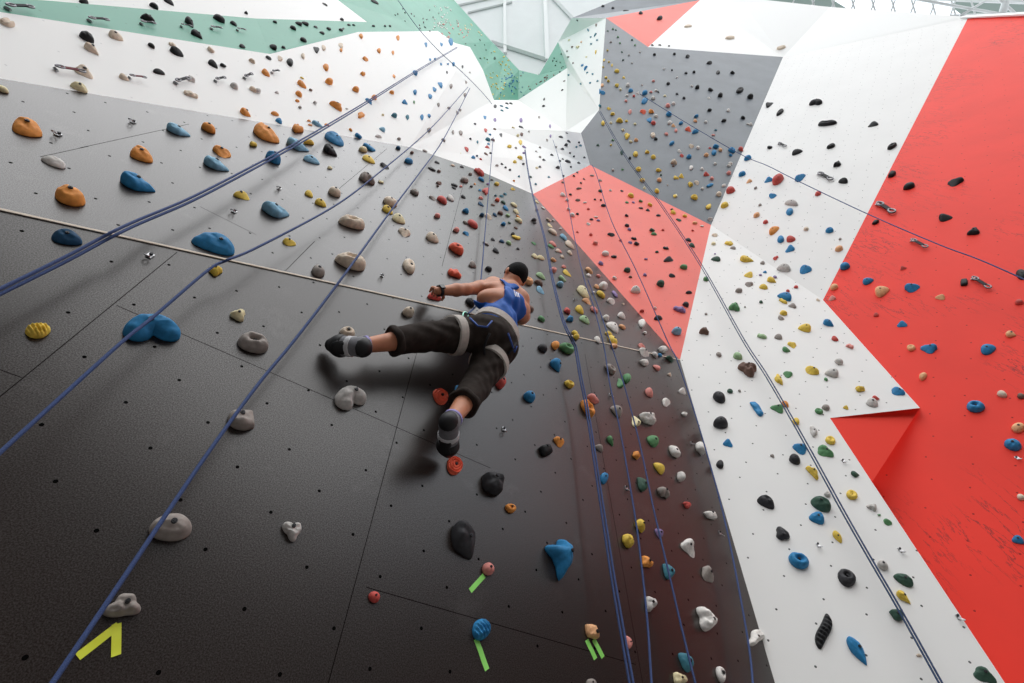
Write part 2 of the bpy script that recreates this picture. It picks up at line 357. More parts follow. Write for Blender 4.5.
# ---------------------------------------------------------------- the climber
class SDF:
    """distance fields sampled on one grid and turned into a closed surface"""
    def __init__(s, lo, hi, h):
        s.h = h; s.lo = np.array(lo, float); s.n = np.ceil((np.array(hi) - s.lo) / h).astype(int) + 1
        s.d = np.full(s.n, 9.0, np.float32)
    def box(s, lo, hi, m):
        a = np.clip(np.floor((np.array(lo) - m - s.lo) / s.h).astype(int), 0, s.n - 1); b = np.clip(np.ceil((np.array(hi) + m - s.lo) / s.h).astype(int) + 1, 1, s.n)
        ax = [s.lo[i] + s.h * np.arange(a[i], b[i]) for i in range(3)]
        X, Y, Z = np.meshgrid(*ax, indexing='ij')
        return tuple(slice(a[i], b[i]) for i in range(3)), np.stack([X, Y, Z], -1).astype(np.float32)
    def add(s, sl, e, k):
        d = s.d[sl]
        if k > 0:
            h = np.clip(.5 + .5 * (d - e) / k, 0, 1); s.d[sl] = d * (1 - h) + e * h - k * h * (1 - h)
        else: s.d[sl] = np.minimum(d, e)
    def cone(s, a, b, r1, r2, k=.02, sx=1.0, ax=None):
        """a limb: a line from a to b whose radius runs from r1 to r2; sx squeezes it along ax"""
        a, b = np.array(a), np.array(b); m = max(r1, r2) * max(1, sx, 1 / sx) + k * 1.5 + .012
        sl, p = s.box(np.minimum(a, b), np.maximum(a, b), m)
        if p.size == 0: return
        ab = b - a; t = np.clip(((p - a) @ ab) / max(ab @ ab, 1e-9), 0, 1)
        q = p - a - t[..., None] * ab
        if ax is not None and sx != 1.0:
            A = np.array(ax) / np.linalg.norm(ax); c = q @ A; q = q + (c * (1 / sx - 1))[..., None] * A
        s.add(sl, np.sqrt((q * q).sum(-1)) - (r1 + (r2 - r1) * t), k)
    def ell(s, c, axes, rad, k=.02):
        """an ellipsoid with its own three axes and radii"""
        c = np.array(c); m = max(rad) + k * 1.5 + .012; sl, p = s.box(c, c, m)
        if p.size == 0: return
        q = p - c; R = np.array([np.array(v) / np.linalg.norm(v) for v in axes]); l = q @ R.T
        k0 = np.sqrt(((l / np.array(rad)) ** 2).sum(-1)); k1 = np.sqrt(((l / np.array(rad) ** 2) ** 2).sum(-1))
        s.add(sl, k0 * (k0 - 1) / np.maximum(k1, 1e-6), k)
    def pts(s):
        ax = [s.lo[i] + s.h * np.arange(s.n[i]) for i in range(3)]
        return np.stack(np.meshgrid(*ax, indexing='ij'), -1).astype(np.float32)
    def mesh(s):
        d = s.d; n = d.shape
        c = [d[i:n[0] - 1 + i, j:n[1] - 1 + j, k:n[2] - 1 + k] for i in (0, 1) for j in (0, 1) for k in (0, 1)]
        neg = sum((x < 0).astype(np.int8) for x in c); act = (neg > 0) & (neg < 8)
        idx = np.full(act.shape, -1, int); cells = np.argwhere(act); idx[act] = np.arange(len(cells))
        corner = [np.array((i, j, k)) for i in (0, 1) for j in (0, 1) for k in (0, 1)]
        vals = np.stack([x[act] for x in c], -1)
        acc = np.zeros((len(cells), 3)); cnt = np.zeros(len(cells))
        for a in range(8):
            for b in range(a + 1, 8):
                if np.abs(corner[a] - corner[b]).sum() != 1: continue
                va, vb = vals[:, a], vals[:, b]; m = (va < 0) != (vb < 0)
                t = np.where(m, va / np.where(m, va - vb, 1), 0)
                acc += m[:, None] * (corner[a] + t[:, None] * (corner[b] - corner[a])); cnt += m
        V = s.lo + s.h * (cells + acc / cnt[:, None])
        F = []
        for ax in range(3):
            u, w = (ax + 1) % 3, (ax + 2) % 3
            sl0 = [slice(None)] * 3; sl1 = [slice(None)] * 3
            sl0[ax] = slice(0, n[ax] - 1); sl1[ax] = slice(1, n[ax])
            A, B = d[tuple(sl0)] < 0, d[tuple(sl1)] < 0
            e = np.argwhere(A != B)
            e = e[(e[:, u] > 0) & (e[:, w] > 0) & (e[:, u] < n[u] - 1) & (e[:, w] < n[w] - 1)]
            if not len(e): continue
            ins = A[tuple(e.T)]
            def g(du, dw):
                q = e.copy(); q[:, u] -= du; q[:, w] -= dw; return idx[tuple(q.T)]
            f = np.stack([g(1, 1), g(0, 1), g(0, 0), g(1, 0)], -1)
            f[~ins] = f[~ins][:, ::-1]; F.append(f)
        return V, np.concatenate(F)
def relax(V, F, it=2):
    """evens a surface out without shrinking it"""
    E = np.concatenate([F[:, [0, 1]], F[:, [1, 2]], F[:, [2, 3]], F[:, [3, 0]]])
    deg = np.bincount(E.ravel(), minlength=len(V)).astype(float)
    for i in range(it):
        for lam in (.5, -.53):
            S = np.zeros_like(V)
            for c in range(3): S[:, c] = np.bincount(E[:, 0], V[E[:, 1], c], len(V)) + np.bincount(E[:, 1], V[E[:, 0], c], len(V))
            V = V + lam * (S / np.maximum(deg, 1)[:, None] - V)
    return V

def largest(V, F):
    """keeps the biggest connected piece of a surface"""
    lab = np.arange(len(V))
    while True:
        m = lab[F].min(1); new = lab.copy()
        for c in range(4): np.minimum.at(new, F[:, c], m)
        new = new[new]
        if (new == lab).all(): break
        lab = new
    ids, cnt = np.unique(lab, return_counts=True); keep = lab == ids[cnt.argmax()]
    idx = np.cumsum(keep) - 1; F = F[keep[F[:, 0]]]
    return V[keep], idx[F]

def build_climber():
    # joints, each seen in its own direction and set at its own distance from the wall
    pel = P(493, 338, 2.13); hipL = P(479, 334, 2.09); hipR = P(497.5, 348, 2.15)
    knL = W(424, 337, .20); anL = W(362, 346, .15); toL = W(331, 345, .055)
    knR = W(475.5, 387, .185); anR = W(451, 421, .235); toR = W(448, 452, .065)
    nek = P(511.5, 288, 2.50); hed = P(515, 276.5, 2.60)
    che = pel.lerp(nek, .66); che = P(504, 305, pix(che)[2])
    shL = P(493, 286, 2.60); shR = P(519.5, 299, 2.50)
    elL = W(466, 289.5, .19, 'B'); wrL = W(438, 291, .155, 'B')
    elR = P(524, 317, 2.47)
    o = pel
    U = (nek - pel).normalized(); Rv = (hipR - hipL); Rv = (Rv - U * Rv.dot(U)).normalized(); Fv = U.cross(Rv)     # up, right, into the wall
    nB = fct('B')['nrm']
    if Fv.dot(nB) > 0: Fv = -Fv
    wrR = elR + Vector((0, 0, .19)) + Rv * .05; wrR = wrR - nB * (wall_dist(wrR, 'B') - .085)
    T = lambda p: tuple(Vector(p) - o)
    allp = [pel, knL, toL, toR, anR, hed, wrL, wrR, shR]
    lo = [min(p[i] for p in allp) - o[i] - .22 for i in range(3)]; hi = [max(p[i] for p in allp) - o[i] + .22 for i in range(3)]
    hc = .0065
    # shoulder frame
    Sv = (shR - shL).normalized(); Cb = (Fv - Sv * Fv.dot(Sv)).normalized()
    Hu = (hed - nek).normalized(); Hr = (Rv * .9 + Sv * .2); Hr = (Hr - Hu * Hr.dot(Hu)).normalized(); Hf = Hu.cross(Hr)
    if Hf.dot(nB) > 0: Hf = -Hf
    sho = (shL + shR) / 2
    wai = pel.lerp(che, .5)
    def torso(g, inf=0.0, k=.03):
        g.ell(T(pel), (Rv, Fv, U), (.142 + inf, .112 + inf, .125 + inf), k)
        g.ell(T(wai), (Rv, Fv, U), (.124 + inf, .095 + inf, .14 + inf), k)
        g.ell(T(che - Fv * .0), (Sv, Cb, U), (.117 + inf, .106 + inf, .16 + inf), k)
        g.ell(T(sho.lerp(che, .25)), (Sv, Cb, U), (.122 + inf, .086 + inf, .10 + inf), k)
        g.cone(T(shL.lerp(che, .12) - Fv * .01), T(che - Sv * .02 - Fv * .01), .062 + inf, .092 + inf, k)
        g.cone(T(shR.lerp(che, .12)), T(che), .058 + inf, .088 + inf, k)
    # ---- skin: one continuous body
    g = SDF(lo, hi, hc)
    torso(g)
    g.cone(T(sho), T(hed.lerp(nek, .35)), .062, .054, .035)
    g.cone(T(nek + Rv * .01), T(shL), .05, .058, .03); g.cone(T(nek), T(shR), .05, .058, .03)
    for a, b, c in ((shL, elL, wrL), (shR, elR, wrR)):
        g.ell(T(a), (Rv, Fv, U), (.062, .062, .062), .03)
        g.cone(T(a), T(a.lerp(b, .55)), .055, .049, .035); g.cone(T(a.lerp(b, .45)), T(b), .050, .039, .02)
        g.cone(T(b), T(b.lerp(c, .35)), .039, .043, .02); g.cone(T(b.lerp(c, .35)), T(c), .043, .026, .015)
    for a, b, c in ((hipL, knL, anL), (hipR, knR, anR)):
        g.cone(T(a), T(b), .088, .056, .03); g.cone(T(b), T(b.lerp(c, .35)), .055, .057, .02); g.cone(T(b.lerp(c, .35)), T(c), .055, .036, .02)
    # head
    g.ell(T(hed + Hu * .012), (Hr, Hf, Hu), (.076, .095, .094), .02)
    g.ell(T(hed - Hu * .055 + Hf * .035), (Hr, Hf, Hu), (.058, .062, .062), .03)
    g.cone(T(hed + Hf * .095 - Hu * .005), T(hed + Hf * .112 - Hu * .035), .010, .015, .012)
    for sg in (-1, 1):
        g.ell(T(hed + Hr * sg * .079 - Hu * .012 - Hf * .008), (Hr, Hf, Hu), (.011, .022, .033), .006)
        g.ell(T(hed + Hr * sg * .033 + Hf * .086 + Hu * .018), (Hr, Hf, Hu), (.024, .012, .008), .012)
    g.ell(T(hed + Hf * .092 - Hu * .066), (Hr, Hf, Hu), (.024, .010, .010), .008)
    # hands: a palm, four curled fingers of their own length, a thumb from the side
    for wr, el, hold in ((wrL, elL, W(433.5, 292.5, .05, 'B')), (wrR, elR, wrR + U * .1 + nB * .012)):
        dr = (hold - wr).normalized(); n = nB.copy(); sd = dr.cross(n).normalized(); n = sd.cross(dr).normalized()
        if n.dot(nB) < 0: n = -n
        if sd.dot(Vector((0, 0, 1))) < 0: sd = -sd
        pc = wr + dr * .052 + n * .01
        g.ell(T(pc), (dr, sd, n), (.052, .042, .019), .012)
        for i, ln_ in enumerate((.074, .084, .078, .060)):
            b0_ = wr + dr * .092 + sd * (.030 - .0205 * i) + n * .014
            k1 = b0_ + dr * ln_ * .42 + n * .004; k2 = k1 + dr * ln_ * .22 - n * ln_ * .30; k3 = k2 - dr * ln_ * .10 - n * ln_ * .24
            g.cone(T(b0_), T(k1), .0098, .0092, .003); g.cone(T(k1), T(k2), .0092, .0085, .003); g.cone(T(k2), T(k3), .0085, .0075, .003)
        t0 = wr + dr * .03 + sd * .034; t1 = t0 + dr * .035 + sd * .024 - n * .012; t2 = t1 + dr * .03 + sd * .002 - n * .018
        g.cone(T(t0), T(t1), .0125, .0110, .006); g.cone(T(t1), T(t2), .0108, .0090, .004)
    V, F = g.mesh(); V = relax(V, F, 2)
    M_skin = plain('brown skin', srgb(204, 136, 102), .5, vary=.10, nscale=18, bump=.05)
    body = mesh_from('person', V, F.tolist(), M_skin, None, True); body.location = o
    tag(body, 'person in a blue tank top and dark rolled trousers climbing the dark wall', 'person')
    # ---- hair
    g2 = SDF([T(hed)[i] - .16 for i in range(3)], [T(hed)[i] + .16 for i in range(3)], .005)
    g2.ell(T(hed + Hu * .016 - Hf * .004), (Hr, Hf, Hu), (.086, .105, .103), 0)
    q = g2.pts() - np.array(T(hed)); f = q @ np.array(Hf); u = q @ np.array(Hu); r = q @ np.array(Hr)
    line = np.where(f < -.01, -.052, np.where(f < .03, -.01, .045 + .2 * (f - .03)))        # nape, ears, brow
    line = -.070 + np.clip((f + .045) / .05, 0, 1) * .068 + np.clip((f - .02) / .05, 0, 1) * .05
    g2.d = np.maximum(g2.d, (line - u) * .8) + (np.sin(q[..., 0] * 420) * np.sin(q[..., 1] * 390) * np.sin(q[..., 2] * 450)).astype(np.float32) * .0022
    V, F = g2.mesh(); mesh_from('hair', V, F.tolist(), plain('black cropped hair', srgb(9, 8, 8), .85, spec=.2, vary=.3, nscale=160, bump=.5), body, True)
    for sg in (-1, 1):
        bm = bmesh.new(); bmesh.ops.create_uvsphere(bm, u_segments=12, v_segments=8, radius=.012)
        bmesh.ops.translate(bm, verts=bm.verts, vec=T(hed + Hr * sg * .031 + Hf * .083 - Hu * .002)); obj_bm('eye', bm, plain('white of the eye', (.8, .78, .75, 1), .2) if sg < 0 else bpy.data.materials['white of the eye'], body, True)
    # ---- tank top: the torso grown by a cloth's thickness, cut at hem, arm holes and neck
    gt = SDF(lo, hi, hc); torso(gt, .012, .03)
    gt.cone(T(nek + Rv * .055 - U * .03), T(nek.lerp(shR, .5) - U * .01), .05, .05, .03); gt.cone(T(nek - U * .04), T(nek.lerp(shL, .42) - U * .02), .05, .045, .03)
    q = gt.pts()
    def sph(c, r): return r - np.sqrt(((q - np.array(T(c))) ** 2).sum(-1))
    def capcut(a, b, r):
        a, b = np.array(T(a)), np.array(T(b)); t = np.clip(((q - a) @ (b - a)) / ((b - a) @ (b - a)), 0, 1); return r - np.sqrt(((q - a - t[..., None] * (b - a)) ** 2).sum(-1))
    hu = (U + Rv * .12).normalized()
    hem = (np.array(T(pel + U * .085)) - q) @ np.array(hu)
    d = np.maximum(gt.d, hem)
    d = np.maximum(d, capcut(shL + U * .06 - Sv * .01, shL - U * .085 - Sv * .045, .112)); d = np.maximum(d, capcut(shR + U * .06 + Sv * .02, shR - U * .10 + Sv * .03, .085))
    def half(c, nv, lowc, lowv): return np.minimum((q - np.array(T(c))) @ np.array(nv), (q - np.array(T(lowc))) @ np.array(lowv))
    d = np.maximum(d, half(shL + Sv * .045, -Sv, shL - U * .12, U)); d = np.maximum(d, half(shR - Sv * .012, Sv, shR - U * .10, U))
    d = np.maximum(d, sph(nek + U * .055, .075))
    cd = (EYE - shL).normalized()
    ah = P(491.5, 288, pix(shL)[2]); d = np.maximum(d, capcut(ah, ah + (EYE - ah).normalized() * .5, .090)); ah = P(480, 290, pix(shL)[2]); d = np.maximum(d, capcut(ah, ah + (EYE - ah).normalized() * .5, .078))
    d = np.maximum(d, half(shR + Rv * .055, Rv, shR - U * .30, U))
    fold = np.sin((q @ np.array(U)) * 62 + (q @ np.array(Rv)) * 34 + 2 * np.sin((q @ np.array(Rv)) * 17)) * .0035 + np.sin((q @ np.array(U)) * 30 - (q @ np.array(Rv)) * 55) * .0028
    gt.d = (d + fold).astype(np.float32); V, F = largest(*gt.mesh()); V = relax(V, F, 1)
    M_blue = plain('royal blue jersey', srgb(2, 92, 186), .65, vary=.12, nscale=14, bump=.15)
    tank = mesh_from('tank_top', V, F.tolist(), M_blue, body, True)
    # three white bars between the shoulder blades
    from mathutils.bvhtree import BVHTree
    bv = BVHTree.FromPolygons([Vector(v) for v in V], F.tolist()); bm = bmesh.new()
    for i in range(3):
        grid = []
        for a in range(7):
            row = []
            for b in range(3):
                uu = 513.5 + i * 1.7 + b * .55 + a * .28; vv = 289.2 + i * .45 + a * 1.15 + b * .2
                dr = ray(uu, vv); hit = bv.ray_cast(EYE - o, dr.normalized())
                row.append(bm.verts.new(hit[0] - dr.normalized() * .0025) if hit[0] else None)
            grid.append(row)
        for a in range(6):
            for b in range(2):
                vs = [grid[a][b], grid[a][b + 1], grid[a + 1][b + 1], grid[a + 1][b]]
                if all(vs): bm.faces.new(vs)
    pr = obj_bm('stripe_print', bm, plain('white print', (.85, .87, .9, 1), .6), tank); pr['label'] = 'three short white bars printed on the back'
    # ---- trousers
    gp = SDF(lo, hi, hc)
    gp.ell(T(pel - U * .01 - Fv * .012), (Rv, Fv, U), (.150, .125, .120), .035)
    for sg, h in ((-1, hipL), (1, hipR)): gp.ell(T(h - Fv * .035 - U * .02), (Rv, Fv, U), (.098, .102, .105), .04)
    cuffs = []
    for a, b, c in ((hipL, knL, anL), (hipR, knR, anR)):
        e = b.lerp(c, .54)
        gp.cone(T(a), T(a.lerp(b, .5)), .112, .098, .04); gp.cone(T(a.lerp(b, .5)), T(b), .098, .080, .03); gp.cone(T(b), T(e), .082, .072, .02); cuffs.append((e, (e - b).normalized()))
    q = gp.pts()
    wr_ = np.zeros(q.shape[:3], np.float32)
    for a, b, c in ((hipL, knL, anL), (hipR, knR, anR)):
        ax = np.array((b - a).normalized()); s1 = (q - np.array(T(a))) @ ax; pv = np.array((b - a).cross(Fv).normalized()); s2 = (q - np.array(T(a))) @ pv
        wt = np.exp(-((s1 - .2) / .25) ** 2) * np.exp(-((s2) / .13) ** 2)
        wr_ += wt * (np.sin(s1 * 48 + s2 * 40 + 1.5 * np.sin(s2 * 30)) * .0042 + np.sin(s1 * 95 - s2 * 70) * .0022)
    d = gp.d + wr_
    for (e, t), (a, b, c) in zip(cuffs, ((hipL, knL, anL), (hipR, knR, anR))):      # cut flat at the cuffs
        qq = q - np.array(T(e)); along = qq @ np.array(t); rad = np.sqrt(np.maximum((qq * qq).sum(-1) - along ** 2, 0))
        d = np.where(rad < .14, np.maximum(d, np.where(along > -.10, along, -9)), d)
    d = np.maximum(d, (q - np.array(T(pel + U * .10))) @ np.array((U + Rv * .12).normalized()))
    gp.d = d.astype(np.float32); V, F = gp.mesh(); V = relax(V, F, 1)
    M_tr = plain('dark charcoal trouser cloth', srgb(46, 38, 33), .9, spec=.25, vary=.25, nscale=26, bump=.2)
    tr = mesh_from('trousers', V, F.tolist(), M_tr, body, True)
    for e, t in cuffs:
        bm = bmesh.new(); x = t.orthogonal().normalized(); y = t.cross(x)
        rows = []
        for k in range(28):
            an = 2 * math.pi * k / 28; rr = .077 + .004 * math.sin(an * 5)
            rows.append([bm.verts.new(Vector(T(e)) + (x * math.cos(an) + y * math.sin(an)) * (rr + .011 * math.cos(b) - .005) + t * (-.014 + .020 * math.sin(b) + .004 * math.sin(an * 3))) for b in [2 * math.pi * j / 10 for j in range(10)]])
        for k in range(28):
            for j in range(10): bm.faces.new((rows[k][j], rows[(k + 1) % 28][j], rows[(k + 1) % 28][(j + 1) % 10], rows[k][(j + 1) % 10]))
        obj_bm('cuff', bm, M_tr, tr, True)
    # ---- harness: waist belt, two leg loops, gear loop, carabiner and tie-in knot
    M_belt = plain('grey padded webbing', srgb(190, 182, 174), .8, vary=.12, nscale=40, bump=.1); M_cord = plain('blue cord', srgb(40, 80, 160), .6, vary=.3, nscale=120)
    def band(name, c, axis, rx, ry, ex, ey, w, th, mat, par, tilt=0.0, n=40, wob=0.0):
        bm = bmesh.new(); rings = []
        for k in range(n):
            an = 2 * math.pi * k / n; rad = ex * math.cos(an) * rx + ey * math.sin(an) * ry; out = (ex * math.cos(an) / rx + ey * math.sin(an) / ry).normalized()
            ce = Vector(T(c)) + rad + axis * (wob * math.sin(2 * an)); ring = []
            for b, s_ in ((-.5, 0), (-.42, 1), (.42, 1), (.5, 0)): ring.append(bm.verts.new(ce + axis * w * b + out * th * s_))
            rings.append(ring)
        for A, B in zip(rings, rings[1:] + rings[:1]):
            for j in range(4): bm.faces.new((A[j], A[(j + 1) % 4], B[(j + 1) % 4], B[j]))
        return obj_bm(name, bm, mat, par, False)
    ax = (U + Rv * .10).normalized(); ex = (Rv - ax * Rv.dot(ax)).normalized(); ey = ax.cross(ex)
    bc = pel + U * .078
    har = band('harness', bc, ax, .153, .120, ex, ey, .072, .010, M_belt, body); har['label'] = 'grey climbing harness with blue cord'
    for h, kn, fr in ((hipL, knL, .47), (hipR, knR, .40)):
        t = (kn - h).normalized(); x = (Rv - t * Rv.dot(t)).normalized(); y = t.cross(x)
        band('leg_loop', h.lerp(kn, fr), t, .106, .106, x, y, .058, .012, M_belt, har, wob=.008)
    def ontrouser(u, v, lift=.012):
        dr = ray(u, v).normalized(); best = None
        for ob_V, ob_F in ((V, F),):
            hit = BVHTree.FromPolygons([Vector(a) for a in ob_V], ob_F.tolist()).ray_cast(EYE - o, dr)
            if hit[0]: best = hit[0] - dr * lift
        return best if best is not None else Vector(T(P(u, v, 2.05)))
    M_web = plain('black webbing', srgb(22, 22, 26), .8)
    for path in (((470, 318), (478, 326), (487, 327), (492, 321)), ((508, 333), (512, 344), (514.5, 352), (517, 346))):
        bm = bmesh.new(); tube(bm, [ontrouser(*p, .02) for p in path], .0055, 6); obj_bm('gear_loop', bm, M_cord, har, True)
    for path in (((484.5, 354), (484, 348), (486, 341), (490, 333)), ((508, 354), (513, 349), (516, 343))):
        bm = bmesh.new(); tube(bm, [ontrouser(*p, .012) for p in path], .007, 6); obj_bm('elastic_strap', bm, M_web, har, True)
    kn0 = Vector(T(P(466.5, 317.5, 2.11)))
    bm = bmesh.new()
    pts = [kn0 + Rv * (.012 + .05 * a / 40) + U * .017 * math.sin(a * .9) + Fv * .017 * math.cos(a * .9) for a in range(41)]
    tube(bm, pts + [kn0 + Rv * .075 - U * .01, kn0 + Rv * .085 - U * .03, kn0 + Rv * .10 - U * .05], .0055, 6)
    obj_bm('tie_in_knot', bm, M_cord, har, True)
    bm = bmesh.new(); pts = []
    for k in range(24):
        an = 2 * math.pi * k / 24; pts.append(kn0 - Rv * .012 + Rv * .018 * math.cos(an) * (1 + .25 * math.sin(an)) + U * .036 * math.sin(an))
    tube(bm, pts + pts[:2], .005, 6, False); obj_bm('carabiner', bm, plain('pale green anodised metal', srgb(150, 205, 185), .3, metal=.6), har, True)
    # ---- watch
    dw = (elL - wrL).normalized(); x = dw.orthogonal().normalized(); y = dw.cross(x)
    wt = band('wristwatch', wrL.lerp(elL, .06), dw, .0325, .0325, x, y, .024, .005, plain('black rubber strap', srgb(16, 16, 18), .6), body, n=24)
    bm = bmesh.new(); c = Vector(T(wrL.lerp(elL, .06))) + nB * .036; beam(bm, c - dw * .016, c + dw * .016, .032, .011, nB); obj_bm('watch_case', bm, plain('dark watch case', srgb(24, 24, 28), .3), wt)
    # ---- climbing shoes
    M_up = plain('grey shoe suede', srgb(120, 120, 124), .75, vary=.15, nscale=50); M_rub = plain('black shoe rubber', srgb(20, 20, 22), .55); M_lin = plain('lilac shoe lining', srgb(158, 150, 205), .7); M_st = plain('pale shoe strap', srgb(196, 196, 198), .6)
    for an, to, kn in ((anL, toL, knL), (anR, toR, knR)):
        sh = (an - kn).normalized(); fo = (to - an); dn = sh - fo.normalized() * sh.dot(fo.normalized()); dn = dn.normalized() if dn.length > .05 else -nB
        heel = an + dn * .035 - fo.normalized() * .022; ball = to - fo.normalized() * .05; ball = ball + dn * .012
        sd = fo.normalized().cross(dn).normalized()
        ps = [an, to, heel, ball]; lo2 = [min(T(p)[i] for p in ps) - .09 for i in range(3)]; hi2 = [max(T(p)[i] for p in ps) + .09 for i in range(3)]
        def shoe(inf):
            s_ = SDF(lo2, hi2, .0045)
            s_.cone(T(an - sh * .015), T(heel.lerp(an, .4)), .044 + inf, .044 + inf, .02)
            s_.ell(T(heel), (fo, sd, dn), (.036 + inf, .034 + inf, .038 + inf), .02)
            s_.cone(T(heel.lerp(ball, .15)), T(ball), .040 + inf, .044 + inf, .02, 1.12, sd); s_.cone(T(an.lerp(to, .1)), T(ball), .038 + inf, .036 + inf, .02)
            s_.cone(T(ball), T(to), .042 + inf, .026 + inf, .02, 1.15, sd)
            return s_
        s_ = shoe(0.0); q = s_.pts(); s_.d = np.maximum(s_.d, (np.array(T(an - sh * .03)) - q) @ np.array(sh)).astype(np.float32)
        V2, F2 = s_.mesh(); so = mesh_from('climbing_shoe', V2, F2.tolist(), M_up, body, True)
        L_ = (to - heel).length; fd = (to - heel).normalized()
        for nm, mat, inf, cut in (('toe_rubber', M_rub, .003, lambda q: np.maximum(-((q - np.array(T(heel))) @ np.array(fd)) + L_ * .58, -9)),
                                  ('heel_rubber', M_rub, .003, lambda q: ((q - np.array(T(heel))) @ np.array(fd)) + .004 - .5 * ((q - np.array(T(heel))) @ np.array(dn))),
                                  ('sole', M_rub, .004, lambda q: np.maximum(.030 - ((q - np.array(T(heel.lerp(ball, .5)))) @ np.array(dn)), L_ * .42 - (q - np.array(T(heel))) @ np.array(fd))),
                                  ('strap', M_st, .0035, lambda q: np.abs((q - np.array(T(heel.lerp(ball, .55)))) @ np.array(fd)) - .014)):
            s2 = shoe(inf); q = s2.pts(); s2.d = np.maximum(np.maximum(s2.d, cut(q)), (np.array(T(an - sh * .02)) - q) @ np.array(sh)).astype(np.float32)
            if (s2.d < 0).any():
                V2, F2 = s2.mesh()
                mesh_from(nm, V2, F2.tolist(), mat, so, True)
        x = sh.orthogonal().normalized(); band('shoe_lining', an - sh * .024, sh, .042, .042, x, sh.cross(x), .016, .006, M_lin, so, n=24)
    for ob in body.children_recursive: ob.matrix_parent_inverse = Matrix.Identity(4)
    return dict(kn=kn0 + o, pel=pel, joints=dict(hipL=hipL, hipR=hipR, knL=knL, anL=anL, toL=toL, knR=knR, anR=anR, toR=toR, shL=shL, shR=shR, elL=elL, wrL=wrL, nek=nek, hed=hed, che=che, elR=elR, wrR=wrR))
CL = build_climber()
